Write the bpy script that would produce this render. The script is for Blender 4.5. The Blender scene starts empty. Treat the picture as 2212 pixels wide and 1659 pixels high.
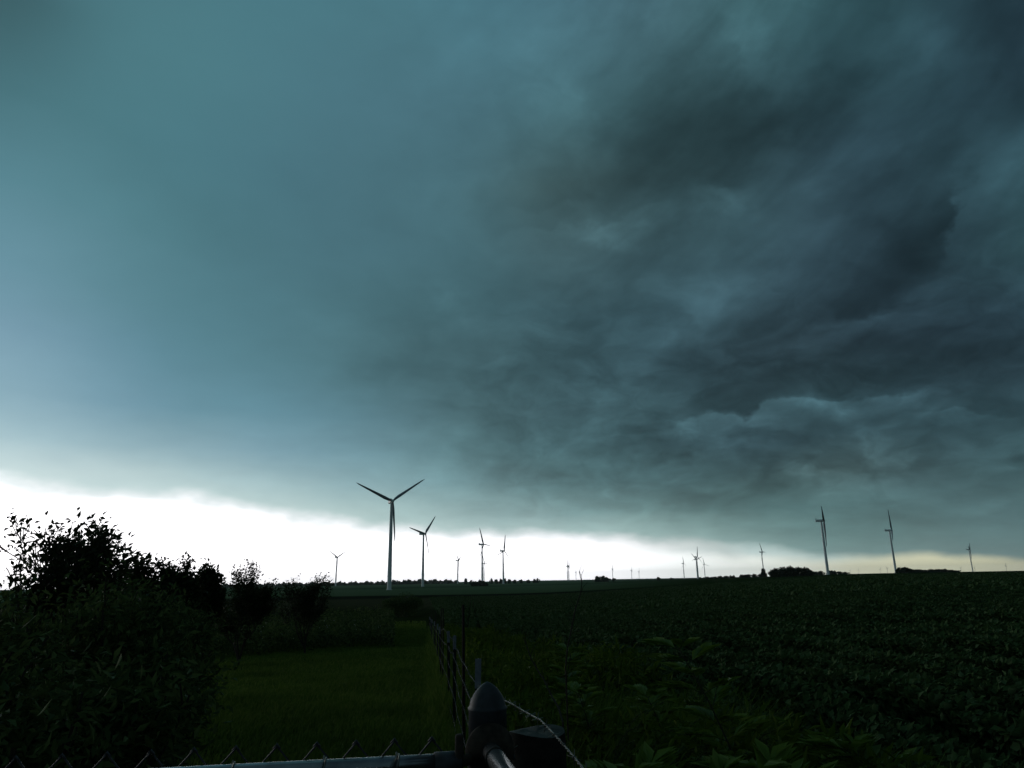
import bpy, math, random
import numpy as np
from mathutils import Vector, Matrix
R = math.radians
PI = math.pi
rng = np.random.default_rng(7)
random.seed(7)
sc = bpy.context.scene
COL = sc.collection

# ------------------------------------------------------------------ camera
EYE = 1.6
PITCH, ROLL, FPX = 15.5, -1.0, 1531.0          # FPX: focal length in the 2212 px wide survey of the place
cam_d = bpy.data.cameras.new('camera')
cam = bpy.data.objects.new('camera', cam_d)
COL.objects.link(cam)
RM = (Matrix.Rotation(R(90 + PITCH), 3, 'X') @ Matrix.Rotation(R(ROLL), 3, 'Z'))
cam.matrix_world = Matrix.Translation((0, 0, EYE)) @ RM.to_4x4()
cam_d.sensor_width = 36.0
cam_d.lens = FPX / 2212 * 36
cam_d.clip_start = 0.05
cam_d.clip_end = 60000
sc.camera = cam
sc.render.resolution_x, sc.render.resolution_y = 1024, 768
sc.view_settings.view_transform = 'Standard'
sc.view_settings.look = 'None'
sc.view_settings.exposure = 0.0
sc.view_settings.gamma = 1.0
sc.cycles.volume_bounces = 0
sc.cycles.max_bounces = 4
sc.cycles.diffuse_bounces = 2
sc.cycles.glossy_bounces = 2
sc.cycles.transmission_bounces = 2
sc.cycles.sample_clamp_indirect = 2.0

def ray(px, py):
    d = RM @ Vector(((px - 1106) / FPX, -(py - 829.5) / FPX, -1.0))
    return d.normalized()
def azel(px, py):
    d = ray(px, py)
    return math.degrees(math.atan2(d.x, d.y)), math.degrees(math.asin(d.z))
RMI = RM.transposed()
def project(az, el):
    a, e = R(az), R(el)
    d = RMI @ Vector((math.sin(a) * math.cos(e), math.cos(a) * math.cos(e), math.sin(e)))
    if d.z > -0.05:
        return None
    return 1106 + d.x / -d.z * FPX, 829.5 - d.y / -d.z * FPX

# ------------------------------------------------------------------ sky
SUN_AZ, SUN_EL = -52.0, 7.0
def lin(c):
    return tuple((v / 255 / 12.92) if v / 255 <= 0.04045 else ((v / 255 + 0.055) / 1.055) ** 2.4 for v in c)
GX = [0, 200, 400, 600, 800, 1000, 1200, 1400, 1600, 1800, 2000, 2200]
SKY = {
 0:   [(58,92,98),(76,124,134),(76,126,136),(74,126,138),(76,126,138),(75,124,138),(74,118,132),(72,110,122),(62,102,108),(55,95,102),(45,75,86),(36,58,70)],
 150: [(68,112,120),(78,130,140),(78,130,140),(77,126,138),(76,122,136),(76,120,134),(72,116,126),(66,104,112),(58,92,100),(50,84,94),(54,92,100),(42,66,80)],
 300: [(84,134,146),(80,132,142),(76,126,138),(74,120,134),(74,118,130),(74,116,128),(66,100,108),(50,78,84),(48,74,80),(50,78,90),(46,72,86),(46,76,88)],
 450: [(98,148,162),(88,138,150),(78,128,138),(74,118,130),(74,116,128),(72,112,122),(72,100,102),(58,86,92),(54,84,92),(44,66,78),(50,80,90),(56,94,100)],
 600: [(118,162,182),(96,144,156),(84,132,144),(78,124,136),(74,116,128),(70,110,120),(64,96,106),(60,92,102),(54,82,92),(48,72,84),(44,66,78),(48,76,88)],
 750: [(136,172,192),(108,154,174),(92,140,154),(86,132,144),(78,120,128),(66,100,108),(60,92,100),(54,82,92),(52,76,86),(48,70,80),(46,68,80),(46,68,80)],
 870: [(150,190,204),(122,164,186),(100,148,164),(96,144,160),(90,130,142),(80,116,124),(66,96,104),(62,94,102),(50,74,82),(58,90,98),(54,82,92),(50,78,86)],
 950: [(176,208,218),(146,182,194),(122,164,180),(112,156,174),(104,146,158),(88,128,134),(66,100,108),(64,96,104),(58,86,96),(58,86,94),(52,80,88),(52,82,90)],
 1010:[(205,226,230),(180,206,212),(152,186,194),(134,174,188),(122,164,176),(100,142,150),(80,118,124),(64,96,102),(62,92,98),(70,94,96),(62,90,96),(64,96,100)],
 1070:[(205,226,226),(200,222,222),(180,208,208),(160,192,194),(136,174,180),(112,152,158),(88,130,134),(76,114,118),(74,110,112),(72,104,106),(68,98,102),(70,102,106)],
 1120:[(205,226,226),(205,226,226),(196,220,218),(184,210,206),(160,192,190),(138,174,176),(118,156,158),(96,138,138),(86,124,124),(80,114,116),(74,106,108),(76,110,114)],
 1165:[(205,226,226),(205,226,226),(200,224,222),(200,222,220),(190,216,212),(176,204,200),(160,192,190),(140,176,172),(116,152,150),(92,132,130),(80,114,114),(76,110,112)],
 1230:[(205,226,226),(205,226,226),(200,224,222),(200,222,220),(196,218,214),(190,214,210),(180,208,204),(170,200,196),(150,184,180),(120,156,154),(96,130,128),(90,120,118)],
}
YR = sorted(SKY)
def sky_px(px, py):
    px = min(max(px, 0), 2200); py = min(max(py, 0), 1230)
    j = max(i for i in range(len(YR)) if YR[i] <= py); j2 = min(j + 1, len(YR) - 1)
    ty = 0 if j == j2 else (py - YR[j]) / (YR[j2] - YR[j])
    i = min(int(px // 200), 11); i2 = min(i + 1, 11); tx = (px - GX[i]) / 200
    def L(r): 
        a, b = lin(SKY[YR[r]][i]), lin(SKY[YR[r]][i2])
        return [a[k] * (1 - tx) + b[k] * tx for k in range(3)]
    a, b = L(j), L(j2)
    return tuple(a[k] * (1 - ty) + b[k] * ty for k in range(3))

world = bpy.data.worlds.new('World')
sc.world = world
world.use_nodes = True
WT = world.node_tree
for n in list(WT.nodes): WT.nodes.remove(n)
class G:
    """small helper that writes node graphs"""
    def __init__(s, t): s.t = t
    def new(s, typ): return s.t.nodes.new(typ)
    def put(s, sock, v):
        if isinstance(v, bpy.types.NodeSocket): s.t.links.new(v, sock)
        elif v is not None: sock.default_value = v
    def m(s, op, a, b=None, c=None, clamp=False):
        n = s.new('ShaderNodeMath'); n.operation = op; n.use_clamp = clamp
        for k, v in enumerate((a, b, c)):
            if v is not None: s.put(n.inputs[k], v)
        return n.outputs[0]
    def v(s, op, a, b=None):
        n = s.new('ShaderNodeVectorMath'); n.operation = op
        s.put(n.inputs[0], a)
        if b is not None:
            s.put(n.inputs[3 if op == 'SCALE' else 1], b)
        return n.outputs['Value'] if op in ('DOT_PRODUCT', 'LENGTH') else n.outputs['Vector']
    def xyz(s, x, y, z):
        n = s.new('ShaderNodeCombineXYZ')
        for k, v in enumerate((x, y, z)): s.put(n.inputs[k], v)
        return n.outputs[0]
    def mix(s, f, a, b, blend='MIX'):
        n = s.new('ShaderNodeMix'); n.data_type = 'RGBA'; n.blend_type = blend
        s.put(n.inputs[0], f); s.put(n.inputs[6], a); s.put(n.inputs[7], b)
        return n.outputs[2]
    def rng(s, x, a, b, c=0., d=1., kind='LINEAR'):
        n = s.new('ShaderNodeMapRange'); n.interpolation_type = kind; n.clamp = True
        for k, v in enumerate((x, a, b, c, d)): s.put(n.inputs[k], v)
        return n.outputs[0]
    def noise(s, vec, scale, detail=3., rough=.5, dist=0., color=False):
        n = s.new('ShaderNodeTexNoise')
        s.put(n.inputs['Vector'], vec); s.put(n.inputs['Scale'], scale); s.put(n.inputs['Detail'], detail)
        s.put(n.inputs['Roughness'], rough); s.put(n.inputs['Distortion'], dist)
        return n.outputs['Color' if color else 'Fac']
    def ramp(s, f, stops, interp='LINEAR'):
        n = s.new('ShaderNodeValToRGB'); cr = n.color_ramp; cr.interpolation = interp
        while len(cr.elements) > 1: cr.elements.remove(cr.elements[0])
        cr.elements[0].position = stops[0][0]; cr.elements[0].color = (*stops[0][1], 1)
        for p, c in stops[1:]:
            e = cr.elements.new(p); e.color = (*c, 1)
        s.put(n.inputs[0], f)
        return n.outputs[0]
W = G(WT)
tc = W.new('ShaderNodeTexCoord').outputs['Generated']
sep = W.new('ShaderNodeSeparateXYZ'); W.put(sep.inputs[0], tc)
dx, dy, dz = sep.outputs
az0 = W.m('MULTIPLY', W.m('ARCTAN2', dx, dy), 180 / PI)
el0 = W.m('MULTIPLY', W.m('ARCSINE', dz), 180 / PI)
# cloud-deck coordinates: directions met on a plane overhead, so texture shrinks towards the horizon
dzc = W.m('ADD', W.m('MAXIMUM', dz, 0.0), 0.16)
deck = W.xyz(W.m('DIVIDE', dx, dzc), W.m('DIVIDE', dy, dzc), 0.0)
wc = W.noise(deck, 1.3, 3.5, .55, 0, True)
wv = W.v('SUBTRACT', wc, (.5, .5, .5))
wsep = W.new('ShaderNodeSeparateXYZ'); W.put(wsep.inputs[0], wv)
wamt = W.rng(el0, 0., 22., .12, .8)
azw = W.m('ADD', az0, W.m('MULTIPLY', W.m('MULTIPLY', wsep.outputs[0], 8.), wamt))
elw = W.m('ADD', el0, W.m('MULTIPLY', W.m('MULTIPLY', wsep.outputs[1], 6.), wamt))
rag = W.v('SUBTRACT', W.noise(W.xyz(W.m('MULTIPLY', az0, .22), W.m('MULTIPLY', el0, .30), 9.), 1.2, 4., .55, 0, True), (.5, .5, .5))
rsep = W.new('ShaderNodeSeparateXYZ'); W.put(rsep.inputs[0], rag)
rw = W.rng(el0, 0., 9., .3, 1.)
P2 = W.xyz(W.m('ADD', W.m('MULTIPLY_ADD', W.m('SUBTRACT', azw, az0), .35, az0), W.m('MULTIPLY', W.m('MULTIPLY', rsep.outputs[0], 7.), rw)),
           W.m('ADD', W.m('MULTIPLY_ADD', W.m('SUBTRACT', elw, el0), .35, el0), W.m('MULTIPLY', W.m('MULTIPLY', rsep.outputs[1], 4.), rw)), 1.0)
AVG = (.045, .085, .10)
KN_AZ = [-62, -54, -47, -41, -35, -29, -24, -19, -14, -9, -4, 0, 4, 9, 14, 19, 24, 29, 34, 39, 44, 50, 57, 64]
KN_EL = [-.5, .8, 1.8, 3.2, 5, 7.5, 10, 13, 17, 21, 26, 31, 37, 44]
fac = W.rng(azw, -90, 90)
colr = None
for i, e in enumerate(KN_EL):
    st = [(0, AVG)]
    for a in KN_AZ:
        p = project(a, e)
        st.append(((a + 90) / 180, sky_px(*p)))
    st.append((1, AVG))
    row = W.ramp(fac, st, 'B_SPLINE')
    colr = row if colr is None else W.mix(W.rng(elw, KN_EL[i - 1], e), colr, row)
colr = W.mix(W.rng(elw, 48, 75), colr, (.05, .10, .12, 1))
# folds and rolls of the storm cloud, each at its own bearing and height: (x, y, major dx, dy, minor, amount)
FOLDS = [
 (1060,850,260,110,150,-.11),(1320,1000,300,30,80,-.12),(1200,620,120,180,130,-.07),(1000,760,120,40,40,-.07),(1150,1010,160,40,26,-.07),(1350,860,120,10,30,.07),(1000,960,140,30,30,.05),
 (1860,672,130,-55,80,-.30,-1),(1860,682,110,-48,48,.17,1),(2045,480,-25,75,75,-.24,1),(2052,480,-25,75,60,.20,-1),
 (1600,882,125,-38,75,-.30,-1),(1610,880,110,-34,45,.30,1),(1790,852,70,4,52,.48,1),(1945,840,85,-28,46,.32,1),(1870,836,150,-14,55,-.16,-1),
 (2090,885,115,0,42,.24,1),(1400,965,150,20,55,-.14),(1290,476,130,-28,62,.17,1),(1230,440,150,-30,60,-.08,-1),(1565,395,70,-6,62,.18,1),
 (1760,1012,110,12,45,.18,1),(1550,270,260,-100,100,-.14),(1460,905,60,20,26,.16,1),(1240,920,110,-20,40,.10,1),(1980,560,120,-70,40,-.12),
 (1560,265,240,-55,95,-.16),(1120,80,200,10,60,.06),(1230,230,60,40,40,.10),(1900,150,60,80,70,.08),(2030,640,150,40,80,-.08),
 (1420,560,160,20,30,-.05),(1330,610,120,10,22,.05),(1500,800,160,-20,40,-.10),(1700,760,130,-10,30,.07),(1150,870,140,20,30,-.04),(1560,1000,180,24,24,-.10),(1930,1060,120,6,16,.08),(2000,1000,110,-6,24,-.10),
 (1650,130,30,85,42,.22),(1735,235,120,-85,36,-.22),(1480,240,150,-30,60,-.10),(2010,115,75,45,50,.22),(2195,170,10,120,60,-.22),
 (2140,370,70,-70,50,.22),(1880,395,150,-70,42,-.2),(1310,490,55,12,34,.26),(1560,425,60,22,26,.18),(1930,520,70,35,38,-.22),
 (1700,560,120,-30,34,-.08),
 (1740,930,120,10,26,-.10),
 (1470,915,36,34,18,.14),(1400,950,90,26,22,-.16),(1300,915,50,-30,20,.10),(2060,930,130,8,28,-.14),
 (1790,1030,70,14,26,.16),(1860,965,10,60,14,.12),(1640,985,110,10,18,-.10),(1240,985,140,28,12,.10),(1250,1035,150,12,12,-.08),
 (850,790,90,-14,28,-.14),(980,650,30,45,24,.08),(700,705,80,20,22,.04),(1500,640,90,20,30,.08),(2000,770,120,20,30,-.1),
 (1330,1090,160,14,10,-.07),(1560,1120,170,12,10,.06),(2130,1090,90,-12,14,.16),(2130,1150,100,6,14,.12),(1980,1120,120,0,14,-.10),
 (430,470,220,150,70,-.04),(1130,300,40,130,34,-.06),(1520,760,60,40,26,.08),(1260,760,120,-30,40,-.06),(1385,330,120,40,40,-.12),
 (940,1085,120,24,16,-.05),(520,1040,160,30,14,.05),(2040,250,60,-60,40,-.10),
]
S = None
for (cx, cy, mx, my, mn, amp, *side) in FOLDS:
    c = azel(cx, cy); a = azel(cx + mx, cy + my)
    L = math.hypot(mx, my); b = azel(cx - my / L * mn, cy + mx / L * mn)
    A = Matrix(((a[0] - c[0], b[0] - c[0]), (a[1] - c[1], b[1] - c[1]))).inverted()
    u = W.v('DOT_PRODUCT', P2, (A[0][0], A[0][1], -(A[0][0] * c[0] + A[0][1] * c[1])))
    v = W.v('DOT_PRODUCT', P2, (A[1][0], A[1][1], -(A[1][0] * c[0] + A[1][1] * c[1])))
    q = W.m('MULTIPLY_ADD', v, v, W.m('MULTIPLY', u, u))
    g = W.m('POWER', math.e ** -0.9, q)
    if side: g = W.m('MULTIPLY', g, W.rng(v, -.10, .16, 0, 1, 'SMOOTHSTEP') if side[0] > 0 else W.rng(v, -.14, .12, 1, 0, 'SMOOTHSTEP'))
    S = W.m('MULTIPLY', g, amp) if S is None else W.m('MULTIPLY_ADD', g, amp, S)
# soft turbulence, strongest in the storm to the right, almost none in the smooth veil on the left
deckw = W.v('ADD', deck, W.v('SCALE', wv, .35))
n1 = W.noise(deckw, 2.6, 5., .56)
n2 = W.noise(deckw, 7.5, 5., .6)
turb = W.m('ADD', W.m('MULTIPLY', W.m('SUBTRACT', n1, .5), 1.15), W.m('MULTIPLY', W.m('SUBTRACT', n2, .5), .6))
tamt = W.m('MULTIPLY', W.rng(az0, -30, 16, .10, .62, 'SMOOTHSTEP'), W.rng(el0, 0, 10, .45, 1.))
S = W.m('MULTIPLY_ADD', turb, W.m('MULTIPLY', tamt, .75), S)
# torn scud and billows low in the storm
bil = W.xyz(W.m('MULTIPLY', az0, .055), W.m('MULTIPLY', el0, .10), 1.7)
bil = W.v('ADD', bil, W.v('SCALE', W.v('SUBTRACT', W.noise(bil, 2.2, 3., .5, 0, True), (.5, .5, .5)), .9))
n3 = W.noise(bil, 2.6, 6., .58, .6)
n4 = W.noise(bil, 1.15, 3., .5, .3)
bm = W.m('MULTIPLY', W.rng(az0, -15, 8, 0, 1, 'SMOOTHSTEP'), W.m('MULTIPLY', W.rng(el0, 2.5, 7, .15, 1, 'SMOOTHSTEP'), W.rng(el0, 14, 26, 1, .25, 'SMOOTHSTEP')))
S = W.m('MULTIPLY_ADD', W.m('ADD', W.m('MULTIPLY', W.m('SUBTRACT', n3, .5), 1.25), W.m('MULTIPLY', W.m('SUBTRACT', n4, .5), 1.1)), bm, S)
# long rolls climbing to the upper right higher up
cs, sn = math.cos(R(33)), math.sin(R(33))
ru = W.m('ADD', W.m('MULTIPLY', az0, cs * .030), W.m('MULTIPLY', el0, sn * .030))
rv = W.m('ADD', W.m('MULTIPLY', az0, -sn * .095), W.m('MULTIPLY', el0, cs * .095))
rol = W.v('ADD', W.xyz(ru, rv, 4.2), W.v('SCALE', wv, .5))
n5 = W.noise(rol, 1.7, 5., .55, .25)
rm = W.m('MULTIPLY', W.rng(az0, -2, 16, 0, 1, 'SMOOTHSTEP'), W.rng(el0, 9, 20, 0, 1, 'SMOOTHSTEP'))
S = W.m('MULTIPLY_ADD', W.m('SUBTRACT', n5, .5), W.m('MULTIPLY', rm, 1.1), S)
S = W.m('ADD', S, W.m('MULTIPLY', W.m('MULTIPLY', W.rng(az0, 2, 22, 0, 1, 'SMOOTHSTEP'), W.rng(el0, 3, 9, 0, 1, 'SMOOTHSTEP')), -.10))
colr = W.v('SCALE', colr, W.m('POWER', math.e, W.m('MULTIPLY', S, 1.35)))
bw = W.v('DOT_PRODUCT', colr, (.25, .55, .20))
colr = W.v('SCALE', W.mix(.05, colr, W.xyz(bw, bw, bw)), W.rng(az0, -25, 20, .91, .95))
# the clear strip under the cloud: its upper edge by bearing
EDGE = [(-300,1010),(0,1036),(100,1056),(200,1068),(330,1070),(440,1076),(500,1088),(560,1104),(660,1118),(780,1136),(950,1150),(1150,1156),(1400,1164),(1600,1178),(1700,1192),(1780,1200),(1900,1204),(2010,1199),(2130,1203),(2212,1213),(2400,1236)]
st = [(0, (0, 0, 0))]
for (x, y) in EDGE:
    a, e = azel(x, y + max(0, 9 - x * .005))
    st.append(((a + 90) / 180, (max(e, 0) / 20,) * 3))
st.append((1, (0, 0, 0)))
edge = W.m('MULTIPLY', W.ramp(W.rng(az0, -90, 90), st, 'LINEAR'), 20.)
en = W.noise(W.xyz(W.m('MULTIPLY', az0, .11), W.m('MULTIPLY', el0, .22), 3.), 3., 4., .5)
edge = W.m('ADD', edge, W.m('MULTIPLY', W.m('SUBTRACT', en, .5), W.rng(az0, -50, 30, 1.9, .7)))
soft = W.rng(az0, -40, 25, 1.25, .36)
dif = W.m('SUBTRACT', edge, el0)
thin = W.m('POWER', math.e, W.m('MULTIPLY', W.m('MAXIMUM', W.m('SUBTRACT', el0, edge), 0.), -.5))
colr = W.mix(W.m('MULTIPLY', thin, W.rng(az0, -35, 20, .92, .16)), colr, (.68, .83, .82, 1))
gapm = W.rng(W.m('DIVIDE', dif, soft), -1.1, .75, 0, 1, 'SMOOTHSTEP')
fr = W.rng(az0, -90, 90)
def azf(px): return (azel(px, 1235)[0] + 90) / 180
gapc = W.ramp(fr, [(.0, (1., 1.05, 1.1)), (.12, (2.4, 2.4, 2.5)), (azf(-150), (2.3, 2.3, 2.4)), (azf(60), (1.75, 1.74, 1.8)), (azf(1250), (1.7, 1.69, 1.76)), (azf(1500), (1.14, 1.2, 1.18)), (azf(1680), (.92, .98, .90)), (azf(1850), (.78, .78, .58)), (azf(2050), (.74, .74, .52)), (azf(2212), (.62, .62, .44)), (1., (.08, .1, .1))])
nish = W.new('ShaderNodeTexSky'); nish.sky_type = 'NISHITA'; nish.sun_disc = False
nish.sun_elevation = R(SUN_EL); nish.sun_rotation = R(SUN_AZ)
gapc = W.v('ADD', gapc, W.v('SCALE', nish.outputs[0], .003))
# thin bluish scud drawn across the strip on the right
sc_n = W.rng(W.m('SUBTRACT', el0, W.m('MULTIPLY', W.m('SUBTRACT', edge, .0), .62)), -.25, .55, 0, 1, 'SMOOTHSTEP')
scud = W.m('MULTIPLY', sc_n, W.m('MULTIPLY', W.rng(az0, azel(1350, 1200)[0], azel(1620, 1200)[0]), W.rng(az0, azel(1800, 1200)[0], azel(1930, 1200)[0], 1, 0)))
gapc = W.mix(W.m('MULTIPLY', scud, .75), gapc, (.44, .60, .60, 1))
gapc = W.v('SCALE', gapc, W.m('MAXIMUM', W.rng(dif, -.3, 1.3, .62, 1.), W.rng(az0, 8, 18)))
final = W.mix(gapm, colr, gapc)
bg = W.new('ShaderNodeBackground'); W.put(bg.inputs[0], final); bg.inputs[1].default_value = 1.0
wo = W.new('ShaderNodeOutputWorld'); W.put(wo.inputs[0], bg.outputs[0])
world.cycles.sampling_method = 'MANUAL'
world.cycles.sample_map_resolution = 1024

# ------------------------------------------------------------------ sun, low and veiled behind the cloud edge
sd = bpy.data.lights.new('sun', 'SUN'); sd.energy = 0.3; sd.angle = R(14); sd.color = (1, .95, .86)
so = bpy.data.objects.new('sun', sd); COL.objects.link(so)
sdir = Vector((math.sin(R(SUN_AZ)) * math.cos(R(SUN_EL)), math.cos(R(SUN_AZ)) * math.cos(R(SUN_EL)), math.sin(R(SUN_EL))))
so.rotation_euler = sdir.to_track_quat('Z', 'Y').to_euler()
so.location = (-30, 30, 40)

# ------------------------------------------------------------------ helpers
ORD = ['first', 'second', 'third', 'fourth', 'fifth', 'sixth', 'seventh', 'eighth', 'ninth', 'tenth', 'eleventh', 'twelfth', 'thirteenth', 'fourteenth']
def tag(o, label=None, cat=None, group=None, kind=None):
    if label: o['label'] = label
    if cat: o['category'] = cat
    if group: o['group'] = group
    if kind: o['kind'] = kind
    return o
def empty(name, loc, rz=0.):
    o = bpy.data.objects.new(name, None); COL.objects.link(o)
    o.location = loc; o.rotation_euler = (0, 0, rz); o.empty_display_size = .2
    return o
def link(name, me, mat, parent=None, smooth=False):
    o = bpy.data.objects.new(name, me); COL.objects.link(o)
    if mat: me.materials.append(mat)
    if parent: o.parent = parent
    if smooth: me.polygons.foreach_set('use_smooth', [True] * len(me.polygons))
    return o
def tri_mesh(name, V, F):
    """numpy verts (n,3), tris (m,3)"""
    me = bpy.data.meshes.new(name)
    V = np.asarray(V, dtype=np.float32); F = np.asarray(F, dtype=np.int32)
    me.vertices.add(len(V)); me.vertices.foreach_set('co', V.ravel())
    me.loops.add(F.size); me.loops.foreach_set('vertex_index', F.ravel())
    me.polygons.add(len(F)); me.polygons.foreach_set('loop_start', np.arange(0, F.size, F.shape[1], dtype=np.int32))
    me.update(calc_edges=True)
    return me
class MB:
    """collects boxes, tubes and lathes into one mesh"""
    def __init__(s): s.V = []; s.F = []
    def add(s, vs, fs):
        k = len(s.V); s.V += [tuple(v) for v in vs]; s.F += [tuple(i + k for i in f) for f in fs]; return s
    def tube(s, pts, rad, n=8, cap=True):
        pts = [Vector(p) for p in pts]
        rad = rad if isinstance(rad, (list, tuple)) else [rad] * len(pts)
        vs, fs = [], []
        t0 = (pts[1] - pts[0]).normalized()
        ref = Vector((0, 0, 1)) if abs(t0.z) < .9 else Vector((1, 0, 0))
        a = t0.cross(ref).normalized()
        for i, p in enumerate(pts):
            t = (pts[min(i + 1, len(pts) - 1)] - pts[max(i - 1, 0)]).normalized()
            a = (a - t * a.dot(t)).normalized(); b = t.cross(a)
            for k in range(n):
                w = 2 * PI * k / n
                vs.append(p + (a * math.cos(w) + b * math.sin(w)) * rad[i])
        for i in range(len(pts) - 1):
            for k in range(n):
                k2 = (k + 1) % n
                fs.append((i * n + k, i * n + k2, (i + 1) * n + k2, (i + 1) * n + k))
        if cap:
            fs.append(tuple(range(n - 1, -1, -1))); fs.append(tuple((len(pts) - 1) * n + k for k in range(n)))
        return s.add(vs, fs)
    def box(s, c, x, y, z, hx, hy, hz):
        c, x, y, z = map(Vector, (c, x, y, z))
        vs = [c + x * (i * hx) + y * (j * hy) + z * (k * hz) for i in (-1, 1) for j in (-1, 1) for k in (-1, 1)]
        return s.add(vs, [(0, 1, 3, 2), (4, 6, 7, 5), (0, 4, 5, 1), (2, 3, 7, 6), (0, 2, 6, 4), (1, 5, 7, 3)])
    def lathe(s, c, prof, n=32):
        """prof: [(radius, z)] from bottom to top about a vertical axis at c"""
        c = Vector(c); vs, fs = [], []
        for r_, z_ in prof:
            for k in range(n):
                w = 2 * PI * k / n; vs.append(c + Vector((r_ * math.cos(w), r_ * math.sin(w), z_)))
        for i in range(len(prof) - 1):
            for k in range(n):
                k2 = (k + 1) % n; fs.append((i * n + k, i * n + k2, (i + 1) * n + k2, (i + 1) * n + k))
        fs.append(tuple(range(n - 1, -1, -1))); fs.append(tuple((len(prof) - 1) * n + k for k in range(n)))
        return s.add(vs, fs)
    def build(s, name, mat, parent=None, smooth=False):
        me = bpy.data.meshes.new(name); me.from_pydata(s.V, [], s.F); me.update()
        o = link(name, me, mat, parent, smooth)
        return o

# ------------------------------------------------------------------ materials
def pmat(name, col, rough=.7, metal=0., spec=.5, bump=None, var=None, island=None, transl=0., patch=0.):
    m = bpy.data.materials.new(name); m.use_nodes = True
    g = G(m.node_tree); b = m.node_tree.nodes['Principled BSDF']; out = m.node_tree.nodes['Material Output']
    b.inputs['Roughness'].default_value = rough; b.inputs['Metallic'].default_value = metal
    b.inputs['Specular IOR Level'].default_value = spec
    c = (*col, 1)
    pos = g.new('ShaderNodeTexCoord').outputs['Object']
    src = None
    if var:                                   # (other colour, scale)
        src = g.mix(g.rng(g.noise(pos, var[1], 5., .6), .35, .65), c, (*var[0], 1))
    if island:                                # each leaf or blade its own tone, between dark and light
        ri = g.new('ShaderNodeNewGeometry').outputs['Random Per Island']
        src = g.ramp(ri, [(k / (len(island) - 1), v) for k, v in enumerate(island)])
    g.put(b.inputs['Base Color'], src if src is not None else c)
    if patch:                                 # growth varies from place to place
        src = g.v('SCALE', src, g.rng(g.noise(pos, patch, 5., .6), .3, .7, .45, 1.25))
    if bump:                                  # (scale, strength, distance)
        bn = g.new('ShaderNodeBump'); bn.inputs['Strength'].default_value = bump[1]; bn.inputs['Distance'].default_value = bump[2]
        g.put(bn.inputs['Height'], g.noise(pos, bump[0], 5., .6)); g.put(b.inputs['Normal'], bn.outputs[0])
    if transl:
        tr = g.new('ShaderNodeBsdfTranslucent'); ms = g.new('ShaderNodeMixShader')
        if src is not None: g.put(tr.inputs[0], src)
        else: tr.inputs[0].default_value = c
        ms.inputs[0].default_value = transl
        g.put(ms.inputs[1], b.outputs[0]); g.put(ms.inputs[2], tr.outputs[0]); g.put(out.inputs[0], ms.outputs[0])
    return m
M = {}
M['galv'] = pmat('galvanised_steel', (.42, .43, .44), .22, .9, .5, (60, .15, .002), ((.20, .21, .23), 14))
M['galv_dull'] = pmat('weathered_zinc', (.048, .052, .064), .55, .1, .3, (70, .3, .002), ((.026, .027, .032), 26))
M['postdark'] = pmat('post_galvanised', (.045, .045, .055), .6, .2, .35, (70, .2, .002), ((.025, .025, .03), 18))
M['band'] = pmat('dark_band_steel', (.007, .0065, .0065), .8, .1, .15, (50, .4, .002), ((.06, .045, .035), 30))
M['wire'] = pmat('bright_wire', (.24, .24, .21), .4, .7, .5, None, ((.03, .028, .025), 16))  # bright and dark stretches in the colour imitate an intermittent sparkle
M['wirefar'] = pmat('far_wire', (.09, .09, .085), .6, .3, .4, None, ((.02, .018, .016), 3.))  # darker colour for the far stretch of the same strands
M['mesh'] = pmat('mesh_wire', (.05, .05, .058), .6, .5, .4)
M['tpost'] = pmat('post_paint', (.012, .014, .014), .75, 0, .2)
M['rust'] = pmat('rusty_rod', (.022, .010, .009), .85, 0, .2, (30, .5, .003), ((.010, .006, .006), 22))
M['white'] = pmat('white_paint', (.20, .21, .25), .6, 0, .3, None, ((.12, .12, .15), 20))
M['wood'] = pmat('weathered_wood', (.030, .026, .022), .95, 0, .1, (35, .8, .01), ((.013, .011, .010), 20))
M['woodtop'] = pmat('cut_wood', (.10, .10, .09), .9, 0, .2, (25, .7, .008), ((.05, .05, .045), 14))
M['bark'] = pmat('bark', (.035, .028, .022), .9, 0, .2, (30, .7, .01))
M['turb'] = pmat('turbine_white', (.80, .81, .82), .45, 0, .4)
M['blade'] = pmat('turbine_blade', (.20, .22, .26), .5, 0, .35)
M['leafA'] = pmat('leaf_tree', (.03, .05, .02), .6, 0, .15, island=[(.014, .020, .008), (.024, .034, .010), (.038, .050, .016)], transl=.25)
M['leafB'] = pmat('leaf_bush', (.03, .05, .02), 0.7, 0, .06, island=[(.026, .046, .016), (.048, .078, .024), (.078, .115, .036), (.12, .15, .05)], transl=.2)
M['leafC'] = pmat('leaf_weed', (.03, .05, .02), .7, 0, .06, island=[(.042, .074, .009), (.070, .115, .012), (.11, .15, .020)], transl=.3, patch=.9)
M['leafD'] = pmat('leaf_feather', (.03, .05, .02), .55, 0, .2, island=[(.08, .135, .014), (.12, .19, .022), (.16, .22, .045)], transl=.3)
M['bean'] = pmat('leaf_bean', (.03, .05, .02), .7, 0, .05, island=[(.026, .052, .016), (.044, .082, .025), (.066, .11, .038), (.10, .145, .066)], transl=.15, patch=.35)
M['grass'] = pmat('grass_blade', (.03, .07, .01), .8, 0, .02, island=[(.068, .118, .020), (.104, .165, .026), (.155, .205, .048)], transl=.3, patch=.45)
M['straw'] = pmat('foxtail', (.07, .11, .03), .7, 0, .2, island=[(.05, .085, .02), (.09, .14, .035)], transl=.3)
M['stem'] = pmat('weed_stem', (.03, .035, .02), .8, 0, .2)
M['far'] = pmat('far_foliage', (.02, .03, .015), .9, 0, .1, island=[(.014, .020, .010), (.030, .040, .020), (.055, .068, .034)])
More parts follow.
